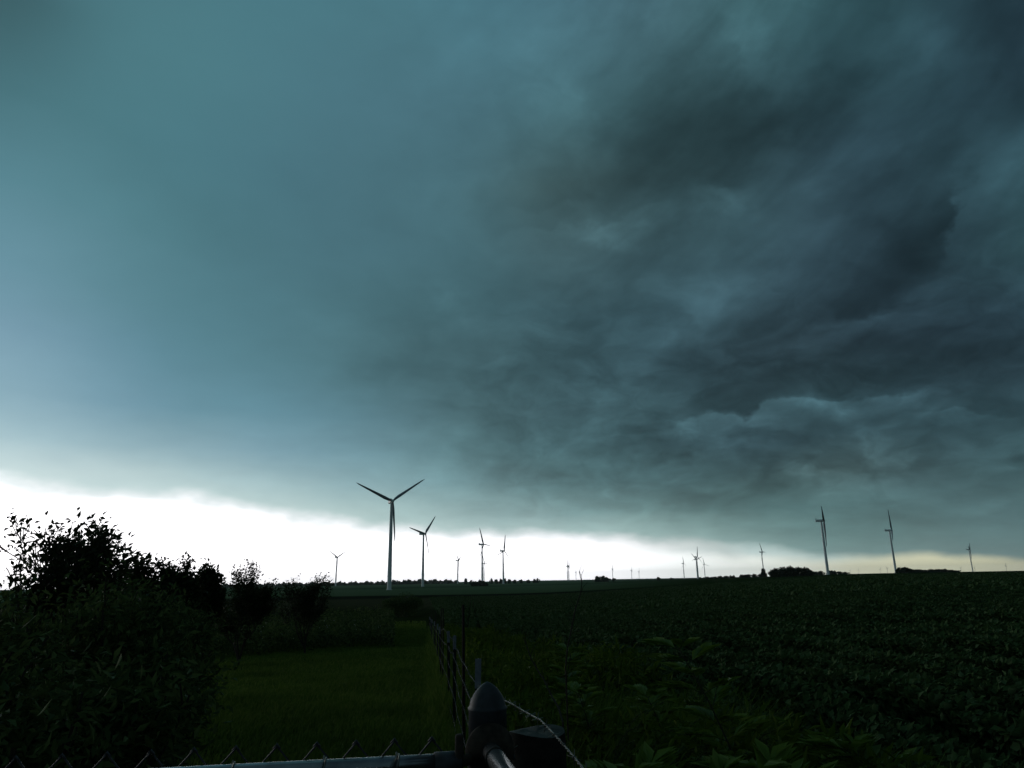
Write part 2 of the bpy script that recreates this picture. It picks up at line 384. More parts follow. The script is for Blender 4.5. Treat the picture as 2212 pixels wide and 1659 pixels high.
M['flower'] = pmat('flower', (.45, .45, .40), .7, 0, .2)

# ------------------------------------------------------------------ terrain
def sstep(a, b, x):
    t = np.clip((x - a) / (b - a), 0, 1); return t * t * (3 - 2 * t)
MID = [(0, 0), (9, 0), (14, -.28), (22, -.6), (40, -1.25), (70, -2.2), (120, -3.3), (220, -4.4), (400, -5), (3000, -6), (20000, -6)]
RGT = [(0, 0), (20, -.05), (60, .0), (150, .25), (400, 1.1), (800, 2.3), (1100, 2.75), (1500, 1.8), (3500, -5), (20000, -6)]
def hgt(x, y):
    x = np.asarray(x, float); y = np.asarray(y, float)
    r = np.hypot(x, y); a = np.degrees(np.arctan2(x, y))
    m = np.interp(r, *zip(*MID)); g = np.interp(r, *zip(*RGT))
    w = sstep(-1, 27, a) * (1 - sstep(100, 170, a))
    h = m * (1 - w) + g * w
    h += .05 * np.sin(x * .5 + 1.3) * np.sin(y * .43) * sstep(3, 12, r) * (1 - .6 * sstep(50, 200, r))
    return h
def H(x, y): return float(hgt(x, y))
def at(px, d):
    """ground point on the bearing of px at horizontal distance d"""
    a = ray(px, 1250); a = math.atan2(a.x, a.y)
    x, y = math.sin(a) * d, math.cos(a) * d
    return Vector((x, y, H(x, y)))
def onground(px, py):
    r_ = ray(px, py); o = Vector((0, 0, EYE)); t = 1.
    while t < 4000:
        p = o + r_ * t
        if p.z < H(p.x, p.y): return Vector((p.x, p.y, H(p.x, p.y)))
        t *= 1.01
    return o + r_ * t
FX0, FSL = .33, -.1235                                # the barbed wire fence line: x = FX0 + FSL * y
rr = np.concatenate([[0.], np.geomspace(.4, 16000, 170)])
aa = np.radians(np.concatenate([np.arange(-180, -60, 4.), np.arange(-60, 60, .5), np.arange(60, 180, 4.)]))
RR, AA = np.meshgrid(rr, aa, indexing='ij')
X, Y = RR * np.sin(AA), RR * np.cos(AA)
Z = hgt(X, Y)
nA = len(aa)
idx = np.arange(RR.size).reshape(RR.shape)
q = np.stack([idx[:-1, :], idx[1:, :], np.roll(idx, -1, 1)[1:, :], np.roll(idx, -1, 1)[:-1, :]], -1).reshape(-1, 4)
gm = tri_mesh('ground', np.stack([X, Y, Z], -1).reshape(-1, 3), q[:, ::-1])
def ground_material():
    m = bpy.data.materials.new('ground'); m.use_nodes = True; g = G(m.node_tree); b = m.node_tree.nodes['Principled BSDF']
    pos = g.new('ShaderNodeNewGeometry').outputs['Position']
    s = g.new('ShaderNodeSeparateXYZ'); g.put(s.inputs[0], pos); x, y, z = s.outputs
    side = g.m('SUBTRACT', x, g.m('MULTIPLY_ADD', y, FSL, FX0))
    n_big = g.noise(pos, .35, 4., .55); n_f = g.noise(pos, 9., 4., .6); n_m = g.noise(pos, 1.6, 4., .6)
    lawn = g.mix(g.rng(n_big, .35, .65), (.022, .040, .005, 1), (.038, .058, .008, 1))
    lawn = g.mix(g.m('MULTIPLY', n_f, .5), lawn, (.012, .018, .008, 1))
    rows = g.m('SINE', g.m('MULTIPLY', g.m('ADD', x, g.m('MULTIPLY', y, .06)), 2 * PI / .76))
    rowm = g.rng(rows, -.6, .5)
    bean = g.mix(g.rng(n_m, .3, .7), (.020, .036, .010, 1), (.028, .050, .014, 1))
    bean = g.mix(g.m('MULTIPLY', g.m('SUBTRACT', 1., rowm), g.rng(y, 30, 260, .7, .1)), bean, (.012, .012, .008, 1))
    # far ground: strips of crops and stubble, the farthest paled to imitate airlight
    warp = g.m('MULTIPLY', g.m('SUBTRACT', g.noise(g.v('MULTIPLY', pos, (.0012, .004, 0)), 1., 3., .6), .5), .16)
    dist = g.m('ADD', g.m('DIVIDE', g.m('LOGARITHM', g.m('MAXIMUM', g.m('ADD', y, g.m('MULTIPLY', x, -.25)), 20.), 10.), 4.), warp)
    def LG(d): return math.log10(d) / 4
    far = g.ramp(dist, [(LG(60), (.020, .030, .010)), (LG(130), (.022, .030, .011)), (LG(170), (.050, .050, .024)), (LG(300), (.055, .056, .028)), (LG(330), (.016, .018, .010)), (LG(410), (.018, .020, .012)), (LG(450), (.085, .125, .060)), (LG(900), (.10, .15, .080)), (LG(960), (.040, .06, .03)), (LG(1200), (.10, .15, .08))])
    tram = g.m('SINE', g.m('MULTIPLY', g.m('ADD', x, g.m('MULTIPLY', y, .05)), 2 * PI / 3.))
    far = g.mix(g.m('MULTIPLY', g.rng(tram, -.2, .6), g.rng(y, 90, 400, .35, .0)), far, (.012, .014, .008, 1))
    near = g.mix(g.rng(side, -.2, .2), lawn, bean)
    yy = g.m('ADD', y, g.m('MULTIPLY', x, -.4))
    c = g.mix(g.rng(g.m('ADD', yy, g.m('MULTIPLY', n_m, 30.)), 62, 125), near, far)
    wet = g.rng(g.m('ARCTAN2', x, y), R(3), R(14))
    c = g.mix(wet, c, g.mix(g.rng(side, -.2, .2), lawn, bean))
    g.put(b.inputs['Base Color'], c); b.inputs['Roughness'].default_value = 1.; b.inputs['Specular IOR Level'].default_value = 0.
    bn = g.new('ShaderNodeBump'); bn.inputs['Strength'].default_value = .8; bn.inputs['Distance'].default_value = .12
    g.put(bn.inputs['Height'], g.m('ADD', n_f, g.m('MULTIPLY', n_m, 2.))); g.put(b.inputs['Normal'], bn.outputs[0])
    return m
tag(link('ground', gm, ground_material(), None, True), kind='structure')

# ------------------------------------------------------------------ leaf clouds
def unit(v):
    return v / np.maximum(np.linalg.norm(v, axis=-1, keepdims=True), 1e-9)
def leaf_arrays(C, D, N, L, Wd, fold=.18):
    """folded leaves: base C, axis D, rough normal N, length L, width Wd -> verts, tris"""
    n = len(C); D = unit(D); S_ = unit(np.cross(D, N)); N2 = np.cross(S_, D)
    L = np.broadcast_to(L, n)[:, None]; Wd = np.broadcast_to(Wd, n)[:, None]
    mid = C + D * L * .45
    V = np.stack([C, mid + S_ * Wd * .5 + N2 * Wd * fold, C + D * L - N2 * L * .12, mid - S_ * Wd * .5 + N2 * Wd * fold], 1).reshape(-1, 3)
    k = np.arange(n)[:, None] * 4
    F = np.concatenate([k + [0, 1, 2], k + [0, 2, 3]], 1).reshape(-1, 3)
    return V, F
def rdir(n, up=0.):
    v = rng.normal(size=(n, 3)); v[:, 2] += up; return unit(v)

def grow(p, d, L, r, depth, segs, tips, up=.25, spread=.75, kids=3, wind=(0, 0, 0)):
    """recursive limbs: segs get (points, radii), tips get twig points with directions"""
    n = 4; pts = [p.copy()]; rad = [r]; dd = d.copy()
    for i in range(n):
        dd = (dd + Vector((random.gauss(0, .10), random.gauss(0, .10), random.gauss(0, .08) + up * .12)) + Vector(wind) * .05).normalized()
        pts.append(pts[-1] + dd * (L / n)); rad.append(r * (1 - .5 * (i + 1) / n))
    segs.append((pts, rad, depth))
    if depth == 0:
        for i in range(1, n + 1): tips.append((pts[i], dd))
        return
    k = kids + (random.random() < .5)
    for j in range(k):
        t = random.uniform(.35, 1.) if j else 1.
        f = t * n; i = min(int(f), n - 1); q_ = pts[i].lerp(pts[i + 1], f - i)
        ax = Vector((random.gauss(0, 1), random.gauss(0, 1), random.gauss(0, .6)))
        nd = (dd * (1 - spread * .45) + ax.normalized() * spread * (.35 if j == 0 else .9) + Vector((0, 0, up))).normalized()
        grow(q_, nd, L * random.uniform(.58, .82), rad[i] * (.7 if j == 0 else .55), depth - 1, segs, tips, up, spread, kids, wind)

def leafy(name, loc, height, width, depth=4, leaf=(.07, .035), per=5, mat='leafA', label='', cat='tree', group=None,
          trunk=.25, stems=1, up=.3, spread=.8, kids=3, seed=1, crown='crown', droop=0., wind=(0, 0, 0), jit=.06, thick=1.):
    random.seed(seed)
    root = empty(name, loc); tag(root, label, cat, group)
    segs, tips = [], []
    for s_ in range(stems):
        if stems == 1: d = Vector((random.gauss(0, .05), random.gauss(0, .05), 1)).normalized(); p = Vector((0, 0, 0))
        else:
            w = random.uniform(0, 2 * PI); d = Vector((math.cos(w) * random.uniform(.1, .8), math.sin(w) * random.uniform(.1, .8), 1)).normalized(); p = Vector((math.cos(w) * width * .12, math.sin(w) * width * .12, 0))
        if trunk > 0:
            q_ = p + d * trunk; segs.append(([p - Vector((0, 0, .05)), p.lerp(q_, .5), q_], [.045 * height / 2.5 * thick, .038 * height / 2.5 * thick, .034 * height / 2.5 * thick], 9)); p = q_
        for b_ in range(4 if stems == 1 else 1):
            nd = (d + Vector((random.gauss(0, .5), random.gauss(0, .5), .3)) * (1 if b_ else .2)).normalized()
            grow(p, nd, height * .33, .026 * height / 2.5 * thick, depth, segs, tips, up, spread, kids, wind)
    P = np.array([t[0][:] for t in tips]); D = np.array([t[1][:] for t in tips])
    # scale limbs above the trunk to the wanted height and width
    zt = trunk; top = np.percentile(P[:, 2], 99.8) + .04; sz = (height - zt) / max(top - zt, .01)
    ext = np.percentile(np.abs(P[:, :2]), 98.5); sx = (width / 2) / max(ext, .01)
    def fit(v):
        v = Vector(v)
        if v.z <= zt: return v
        t = min(1, (v.z - zt) / .25); k_ = 1 + (sx - 1) * t
        return Vector((v.x * k_, v.y * k_, zt + (v.z - zt) * sz))
    mb = MB()
    for pts, rad, dp in segs:
        n = 8 if dp >= 3 else (5 if dp > 0 else 3)
        mb.tube([fit(p) for p in pts], [max(r_, .0052) for r_ in rad], n, False)
    mb.build('trunk' if stems == 1 else 'stems', M['bark'], root, True)
    P = np.array([fit(v)[:] for v in P])
    n = len(P) * per
    C = np.repeat(P, per, 0) + rng.normal(size=(n, 3)) * jit
    DD = unit(np.repeat(D, per, 0) * .6 + rdir(n) * .9 + np.array([wind[0], wind[1], -droop]))
    s_ = rng.uniform(.6, 1.25, n)
    V, F = leaf_arrays(C, DD, rdir(n, .8), leaf[0] * s_, leaf[1] * s_)
    V[:, 2] = np.maximum(V[:, 2], .03)
    link(crown, tri_mesh(crown, V, F), M[mat], root)
    return root

def dup(root, loc, rz=0., scale=1., label=None):
    r_ = root.copy(); COL.objects.link(r_); r_.location = loc; r_.rotation_euler = (0, 0, rz); r_.scale = (scale,) * 3
    if label: r_['label'] = label
    for ch in list(root.children):
        c = ch.copy(); COL.objects.link(c); c.parent = r_
        for g_ in list(ch.children):
            d = g_.copy(); COL.objects.link(d); d.parent = c
    return r_

WIND = (.35, 0, 0)
def vat(px, top_py, base_d, *a, **k):
    """tree on the bearing px at distance base_d whose top shows at top_py"""
    p = at(px, base_d); e = ray(px, top_py); top = EYE + base_d * e.z / math.hypot(e.x, e.y)
    k['height'] = top - p.z
    return leafy(*a, loc=p, **k)

# ---- the young trees on the lawn
OG = 'young trees in a row along the lawn'
vat(168, 1112, 9.0, 'young_tree', width=1.38, depth=4, leaf=(.075, .038), per=2, trunk=.5, up=.35, kids=3, seed=11, wind=WIND, jit=.05,
    label='tallest young tree, its leafy top ragged against the white sky behind the dark bushes', group=OG)
vat(322, 1206, 12.5, 'young_tree', width=.95, depth=4, leaf=(.08, .042), per=2, trunk=.5, up=.3, seed=12, wind=WIND, jit=.05,
    label='small loose young tree with sky showing through it, just right of the tallest tree', group=OG)
vat(378, 1208, 13.2, 'young_tree', width=.7, depth=4, leaf=(.08, .042), per=2, trunk=.5, up=.5, seed=13, wind=WIND, jit=.05,
    label='narrow pointed young tree between the loose small tree and the dark upright one', group=OG)
vat(440, 1224, 14.5, 'young_tree', width=.5, depth=4, leaf=(.08, .042), per=3, trunk=.5, up=.6, seed=14, wind=WIND, jit=.05,
    label='dark narrow upright young tree at the right end of the near thicket', group=OG)
vat(528, 1220, 22.5, 'young_tree', width=2.1, depth=4, leaf=(.085, .042), per=4, trunk=.18, up=.32, spread=1.0, seed=55, wind=WIND, jit=.06,
    label='round crowned young tree standing alone on the lawn, its wispy top above the skyline', group=OG)
vat(667, 1243, 27.0, 'young_tree', width=1.7, depth=4, leaf=(.085, .042), per=2, trunk=.18, up=.42, spread=1.0, seed=56, wind=WIND, jit=.06,
    label='slender young tree by the weeds with a few leaves just above the skyline', group=OG)
# ---- the dense dark bushes in front
BG = 'dark bushes filling the near corner of the lawn'
for (px, top, d, w, sd_, lab) in [
    (60, 1262, 5.4, 1.5, 21, 'dense dark green bush below the tallest young tree, cut by the edge of the photo'),
    (215, 1256, 6.2, 1.5, 22, 'dense dark green bush directly under the round right half of the tallest tree'),
    (318, 1270, 7.4, 1.05, 23, 'dense bush with yellow green shoots below the two small pointed trees'),
    (30, 1400, 3.6, .9, 24, 'near black bush with pale leaves in the bottom corner above the mesh fence'),
    (190, 1440, 4.0, 1.1, 25, 'near black bush with a spray of pale long leaves, second along the mesh fence'),
    (312, 1400, 5.2, .85, 26, 'low dark bush whose edge borders the mown grass near the mesh fence'),
    (378, 1300, 10.5, .9, 27, 'dark bush at the foot of the narrow upright tree')]:
    vat(px, top, d, 'bush', width=w, depth=4, leaf=(.062, .022), per=9, mat='leafB', trunk=0, stems=7, up=.35, spread=.9, kids=2, seed=sd_, cat='bush', crown='foliage', droop=.35, wind=WIND, jit=.08, label=lab, group=BG)
def dome_bush(loc, w, h, n, leaf, label, seed):
    r2 = np.random.default_rng(seed); root = empty('bush', loc); tag(root, label, 'bush')
    L = np.stack([r2.uniform(-.38, .38, 14) * w, r2.uniform(-.3, .3, 14) * w, r2.uniform(.1, .62, 14) * h], -1); q_ = r2.uniform(.16, .30, 14) * w; k = r2.integers(0, 14, n)
    C = L[k] + unit(r2.normal(size=(n, 3))) * (q_[k] * r2.uniform(.5, 1.05, n))[:, None] * np.array([1, 1, .8]); C[:, 2] = np.clip(C[:, 2], .02, h)
    V, F = leaf_arrays(C, unit(r2.normal(size=(n, 3))), unit(r2.normal(size=(n, 3))), leaf, leaf * .6)
    m_ = MB()
    for a_ in L: m_.tube([(a_[0] * .2, a_[1] * .2, -.05), (a_[0] * .6, a_[1] * .6, a_[2] * .6), tuple(a_)], [.03, .02, .008], 5)
    m_.build('stems', M['bark'], root); link('foliage', tri_mesh('foliage', V, F), M['leafB'], root)
dome_bush(at(868, 105), 5.2, 3.9, 9000, .17, 'round dark shrub at the far end of the grass strip beside the fence', 31)

# ---- weeds band across the end of the lawn (nobody could count it)
def patch(name, n, fx, hfun, leaf, mat, label, cat, ups=.5, stemmy=False, kind='stuff'):
    x, y, hh = fx(n)
    z = hgt(x, y)
    t = rng.uniform(0, 1, len(x)) ** .6
    C = np.stack([x, y, z + hh * t], -1)
    s_ = rng.uniform(.6, 1.3, len(x))
    V, F = leaf_arrays(C, rdir(len(x), ups) + np.array([.35, 0, 0]), rdir(len(x), .8), leaf[0] * s_, leaf[1] * s_)
    return tag(link(name, tri_mesh(name, V, F), M[mat]), label, cat, None, kind)
def pol(px0, px1, d0, d1, n, pw=1.):
    a0, a1 = azel(px0, 1250)[0], azel(px1, 1250)[0]
    a = np.radians(rng.uniform(a0, a1, n)); d = (rng.uniform(d0 ** pw, d1 ** pw, n)) ** (1 / pw)
    return d * np.sin(a), d * np.cos(a)
def clump(x, y, s, seed=0):
    return (np.sin(x * s + seed) * np.sin(y * s * .83 + seed * 2) + np.sin(x * s * 2.7 + y * s * 1.9 + seed) * .6 + 1.6) / 3.2
def fx_band(n):
    x, y = pol(400, 852, 27, 62, n)
    d = np.hypot(x, y); near = np.degrees(np.arctan2(x, y))
    keep = y > 27 + 2.5 * np.sin(x * .8)
    x, y = x[keep], y[keep]
    return x, y, (.35 + .75 * clump(x, y, 1.1, 2)) * (1 + .6 * sstep(30, 45, y))
patch('weeds', 60000, fx_band, None, (.15, .06), 'leafB', 'dark band of tall weeds across the far end of the lawn', 'weeds')
def fx_fl(n):
    x, y = pol(560, 860, 27, 34, n); return x, y, .9 + 0 * x
x, y, hh = fx_fl(60); C = np.stack([x, y, hgt(x, y) + rng.uniform(.5, 1.1, 60)], -1)
V, F = leaf_arrays(C, rdir(60, 1), rdir(60), .035, .035)
tag(link('flowers', tri_mesh('flowers', V, F), M['flower']), 'tiny pale flower heads scattered in the dark weed band', 'flowers', None, 'stuff')

# ---- mown grass
def blades(n, x, y, z, h, w, lean, mat, name, label, cat, kind='stuff'):
    th = rng.uniform(0, 2 * PI, n); sx, sy = np.cos(th) * w / 2, np.sin(th) * w / 2
    ln = rng.normal(size=(n, 2)) * .28 + np.array([lean, 0])
    b0 = np.stack([x - sx, y - sy, z - .01 + 0 * x], -1); b1 = np.stack([x + sx, y + sy, z - .01 + 0 * x], -1)
    mx = x + ln[:, 0] * h * .35; my = y + ln[:, 1] * h * .35
    m0 = np.stack([mx - sx * .7, my - sy * .7, z + h * .6], -1); m1 = np.stack([mx + sx * .7, my + sy * .7, z + h * .6], -1)
    tp = np.stack([x + ln[:, 0] * h, y + ln[:, 1] * h, z + h], -1)
    V = np.stack([b0, b1, m0, m1, tp], 1).reshape(-1, 3); k = np.arange(n)[:, None] * 5
    F = np.concatenate([k + [0, 1, 3], k + [0, 3, 2], k + [2, 3, 4]], 1).reshape(-1, 3)
    return tag(link(name, tri_mesh(name, V, F), M[mat]), label, cat, None, kind)
n = 300000
x, y = pol(150, 1050, 3.2, 80, n, .7)
k = (x < FX0 + FSL * y - .15) & (np.hypot(x, y) < 42 + 40 * rng.uniform(0, 1, n)); x, y = x[k], y[k]; n = len(x); d = np.hypot(x, y)
blades(n, x, y, hgt(x, y), (.05 + .09 * clump(x, y, 1.7)) * rng.uniform(.6, 1.3, n), .006 + .0013 * d, .25, 'grass', 'grass', 'green mown grass of the lawn between the bushes and the fence', 'grass')
# ---- uncut grass along the fence
n = 60000
yy = rng.uniform(1.8, 45, n) ** 1.0; off = rng.normal(size=n) * .22
x = FX0 + FSL * yy + off + .05; d = np.hypot(x, yy)
blades(n, x, yy, hgt(x, yy), (.18 + .38 * clump(x * 2, yy, 1.9, 1)) * rng.uniform(.4, 1.2, n) * np.exp(-(off / .35) ** 2), .006 + .0012 * d, .3, 'grass', 'fence_grass', 'rough uncut grass growing up through the barbed wire fence', 'grass')

# ---- bean field
def field(n, d0, d1, h0, leaf, name, label):
    a = np.radians(rng.uniform(-9, 46, n)); d = rng.uniform(d0, d1, n)
    x, y = d * np.sin(a), d * np.cos(a)
    row = .76; ph = (x + .06 * y) / row; x = x + (np.round(ph) - ph) * row * .55
    k = (x > FX0 + FSL * y + 1.6 + .25 * np.sin(y * 1.3)); x, y = x[k], y[k]; n = len(x)
    hh = h0 * (.62 + .5 * clump(x, y, .7, 5)) * rng.uniform(.25, 1., n) ** .35
    C = np.stack([x, y, hgt(x, y) + hh], -1)
    s_ = rng.uniform(.6, 1.25, n)
    dr = rdir(n) * .8 + np.array([.75, -.15, .05])
    V, F = leaf_arrays(C, dr, rdir(n, 1.5), leaf[0] * s_, leaf[1] * s_)
    tag(link(name, tri_mesh(name, V, F), M['bean']), label, 'crop', None, 'stuff')
field(130000, 3.2, 14, .62, (.085, .052), 'bean_crop', 'knee high leafy bean crop leaning in the wind, close to the camera')
field(260000, 13, 60, .60, (.115, .075), 'bean_crop', 'leafy bean crop stretching away in rows across the middle of the field')
field(200000, 55, 300, .60, (.34, .22), 'bean_crop', 'distant bean crop reaching up to the ridge of the field')

# ---- weeds between fence and crop
def fx_edge(n):
    yy = rng.uniform(1.7, 30, n); x = FX0 + FSL * yy + .3 + rng.uniform(0, 1, n) ** 1.1 * 1.9
    return x, yy, .25 + .65 * clump(x, yy, 1.5, 3)
patch('edge_weeds', 60000, fx_edge, None, (.11, .032), 'leafC', 'leafy green weeds growing between the barbed wire and the bean crop', 'weeds')
n = 45000
yy = rng.uniform(1.6, 14, n); x = FX0 + FSL * yy + .35 + rng.uniform(0, 2.2, n)
blades(n, x, yy, hgt(x, yy), (.30 + .45 * clump(x, yy, 1.4, 7)) * rng.uniform(.5, 1.15, n), .008 + .0008 * yy, .35, 'grass', 'edge_grass', 'long wild grass mixed with the weeds beside the bean crop', 'grass')

# ---- foxtail grasses with nodding heads
def foxtail_mesh(seed):
    random.seed(seed); st = MB(); C, D = [], []
    for k in range(9):
        w = random.uniform(0, 2 * PI); h = random.uniform(.65, .95); p = Vector((math.cos(w) * .08, math.sin(w) * .08, 0)); d = Vector((math.cos(w) * .2 + .18, math.sin(w) * .2, 1)).normalized()
        pts = [p]
        for i in range(14):
            t = i / 14
            if t > .55: d = (d + Vector((.22, .03 * math.sin(w), -.30)) * (t - .4) * 1.4).normalized()
            p = p + d * h / 14; pts.append(p)
        st.tube(pts, [.0022] * len(pts), 3, False)
        for i in range(10, 15):
            for j in range(34): C.append((pts[i - 1].lerp(pts[i], random.random()))[:]); D.append(((pts[i] - pts[i - 1]).normalized() + Vector((random.gauss(0, .8), random.gauss(0, .8), random.gauss(0, .8))))[:])
    V, F = leaf_arrays(np.array(C), np.array(D), rdir(len(C)), .020, .004)
    return st, tri_mesh('seed_heads', V, F)
FG = 'nodding foxtail grasses beside the crop'
fx_spots = [(1430, 1485, 4.2), (1475, 1560, 3.6), (1420, 1610, 3.2), (1520, 1500, 4.0), (1545, 1640, 3.1), (1500, 1425, 5.2), (1590, 1465, 4.6), (1320, 1450, 4.6)]
fx_lab = ['foxtail clump with nodding pale heads halfway between the wooden post and the crop', 'foxtail clump with curled heads low down beside the leafy weeds', 'foxtail clump nearest to the wooden post at the bottom of the photo',
          'foxtail clump behind the two curled ones', 'foxtail clump at the bottom edge left of the big leafy weed', 'smallest foxtail clump up against the bean rows', 'foxtail clump to the left of the tall feathery weed', 'foxtail clump close to the wire beyond the dome topped post']
first = None
for i, (px, py, d) in enumerate(fx_spots):
    if first is None:
        st, me = foxtail_mesh(3); first = empty('foxtail_grass', at(px, d)); tag(first, fx_lab[0], 'grass clump', FG)
        st.build('stalks', M['stem'], first); link('seed_heads', me, M['straw'], first)
    else: dup(first, at(px, d), random.uniform(-.6, .6), random.uniform(.85, 1.1), fx_lab[i])

# ---- big leafy weeds in front of the crop
def feather_weed(name, loc, h, lean, seed, label, big=1.):
    random.seed(seed); root = empty(name, loc); tag(root, label, 'weed', 'tall leafy weeds in front of the crop')
    st = MB(); C, D, N_, L_, W_ = [], [], [], [], []
    p = Vector((0, 0, 0)); d = Vector((lean * .15, 0, 1)).normalized(); pts = [p]
    for i in range(16):
        d = (d + Vector((lean * .05, random.gauss(0, .01), -.01))).normalized(); p = p + d * h / 16; pts.append(p)
    st.tube(pts, [.007 * (1 - .6 * i / 17) for i in range(17)], 6)
    for i in range(4, 17):
        for s_ in (0, 1):
            w = i * 1.9 + s_ * PI + random.uniform(-.4, .4)
            o = Vector((math.cos(w), math.sin(w), .35 + .02 * i)); o.x += lean * .5; o.normalize()
            Lb = (.17 - .10 * abs(i - 10) / 10) * big * random.uniform(.8, 1.15)
            q2 = [pts[i] + o * (Lb * t) + Vector((lean * .03 * t * t, 0, -.05 * t * t)) for t in (0, .35, .7, 1)]
            st.tube(q2, [.0022] * 4, 3, False)
            for t in np.linspace(.2, 1, 6):
                b_ = pts[i] + o * (Lb * t) + Vector((lean * .03 * t * t, 0, -.05 * t * t))
                for sg in (-1, 1):
                    side_ = o.cross(Vector((0, 0, 1))).normalized() * sg
                    C.append(b_[:]); D.append((o * .8 + side_ * .55)[:]); N_.append((random.gauss(0, .3), random.gauss(0, .3), 1)); L_.append(.105 * big * (1.15 - .4 * t)); W_.append(.030 * big)
    V, F = leaf_arrays(np.array(C), np.array(D), np.array(N_), np.array(L_), np.array(W_))
    st.build('stem', M['stem'], root, True); link('foliage', tri_mesh('foliage', V, F), M['leafD'], root)
    return root
for k_, (px, d, h, ln, lab) in enumerate([
    (1610, 4.2, 1.30, -.5, 'tall yellow green feathery weed rising above the bean crop'),
    (1590, 3.3, .98, -1.0, 'bright feathery weed low in front, leaning over the foxtails'),
    (1790, 3.5, 1.0, -1.3, 'feathery weed bent over towards the bare dark gap in the crop'),
    (1830, 3.0, .84, -.8, 'broad leaved weed with pale green leaves at the bottom of the photo'),
    (1960, 3.1, .84, -1.1, 'weed with long drooping leaf sprays, beside the pale green broad leaved one'),
    (2010, 4.2, .98, -1.0, 'long leaved weed above the bean rows, between the drooping spray and the corner one'),
    (1880, 3.7, 1.02, -1.2, 'tall long leaved weed in the middle of the leafy row, leaning left'),
    (1700, 2.9, .80, -.9, 'low long leaved weed at the bottom edge, between the bright feathery and the bent one'),
    (2080, 3.3, .82, -.9, 'last leafy weed of the row, near the bottom right corner'),
    (1290, 5.2, .85, -.3, 'feathery weed near the fence wire, behind the wooden post'),
    (1200, 7.0, .95, .2, 'feathery weed beside the tall rusty rod'),
    (1440, 5.6, .80, -.4, 'bushy green weed in the middle between fence and crop')]):
    feather_weed('leafy_weed', at(px, d), h, ln, 40 + k_, lab, 1.6 if d < 4 else 1.25)

# ---- bare dead stalks
def stalk(pxs, d, label, r_=.004):
    pts = []
    for (px, py, dd) in pxs:
        e = ray(px, py); k2 = dd / math.hypot(e.x, e.y); pts.append(Vector((e.x * k2, e.y * k2, EYE + e.z * k2)))
    b_ = pts[-1].copy(); b_.z = H(b_.x, b_.y)
    root = empty('dead_stalk', b_); tag(root, label, 'stalk')
    pts = [p_ - b_ for p_ in pts] + [Vector((0, 0, 0))]
    m_ = MB().tube(pts[::-1], [r_ * (1 - .75 * i / len(pts)) for i in range(len(pts))], 5)
    for i in range(1, len(pts) - 2):
        a_ = pts[i]; o = Vector((random.uniform(-.6, .6), random.uniform(-.3, .3), .8)).normalized()
        m_.tube([a_, a_ + o * .05, a_ + o * .09 + Vector((.02, 0, .0))], [r_ * .4, r_ * .3, r_ * .15], 3)
    m_.build('stem', M['bark'], root)
stalk([(1251, 1234, 5.), (1254, 1247, 5.), (1257, 1259, 5.), (1254, 1283, 5.), (1244, 1312, 5.), (1236, 1350, 5.), (1226, 1400, 5.), (1222, 1440, 5.)], 5., 'thin dead stalk reaching just above the skyline, bent near its tip', .006)
stalk([(1129, 1375, 4.2), (1137, 1392, 4.2), (1146, 1420, 4.15), (1160, 1445, 4.1), (1176, 1470, 4.), (1190, 1500, 3.9), (1207, 1530, 3.8), (1216, 1560, 3.7)], 4., 'dark leaning dead stalk between the wire and the weeds', .006)

# ------------------------------------------------------------------ chain link fence with its dome topped corner post
PD = 1.55
pe = ray(1053, 1500); k0 = PD / math.hypot(pe.x, pe.y); PX, PY = pe.x * k0, pe.y * k0
def zat(px, py, d): e = ray(px, py); return EYE + d * e.z / math.hypot(e.x, e.y)
def pt(px, py, d): e = ray(px, py); k2 = d / math.hypot(e.x, e.y); return Vector((e.x * k2, e.y * k2, EYE + e.z * k2))
ztop = zat(1053, 1472, PD); zsk = zat(1053, 1534, PD - .03)
fence = empty('chain_link_fence', (PX, PY, H(PX, PY))); tag(fence, 'galvanised chain link fence with round rails and a dome topped corner post', 'fence')
fo = Vector((PX, PY, 0))
rad = .035
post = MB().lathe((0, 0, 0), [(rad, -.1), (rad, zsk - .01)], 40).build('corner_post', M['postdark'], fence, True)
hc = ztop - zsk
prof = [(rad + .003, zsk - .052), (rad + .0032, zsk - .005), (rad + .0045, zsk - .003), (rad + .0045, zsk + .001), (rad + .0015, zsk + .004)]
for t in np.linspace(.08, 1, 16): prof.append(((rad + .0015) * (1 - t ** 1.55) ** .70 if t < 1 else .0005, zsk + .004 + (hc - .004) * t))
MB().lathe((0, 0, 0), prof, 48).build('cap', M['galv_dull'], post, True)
# top rail running left, seen just above the lower edge of the photo
r0 = pt(990, 1648, 1.47) - fo; r1 = pt(-260, 1716, 1.62) - fo
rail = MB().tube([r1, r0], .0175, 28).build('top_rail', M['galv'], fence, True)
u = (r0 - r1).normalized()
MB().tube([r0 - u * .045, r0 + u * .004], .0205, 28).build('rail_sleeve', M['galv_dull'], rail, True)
for px in (858, 700, 500):
    e = ray(px, 1650); aa_ = math.atan2(e.x, e.y)
    t = min(np.linspace(0, 1, 400), key=lambda t: abs(math.atan2((fo + r1.lerp(r0, t)).x, (fo + r1.lerp(r0, t)).y) - aa_))
    c = r1.lerp(r0, t); sdv = u.cross(Vector((0, 0, 1))).normalized()
    lp = [c + (sdv * math.cos(w) + Vector((0, 0, 1)) * math.sin(w)) * .0200 + u * (.004 * math.sin(w)) for w in np.linspace(0, 2 * PI, 20)]
    lp.append(c + Vector((0, 0, 1)) * .021 - sdv * .012)
    MB().tube(lp, .0017, 6).build('tie_wire', M['wire'], fence, True)
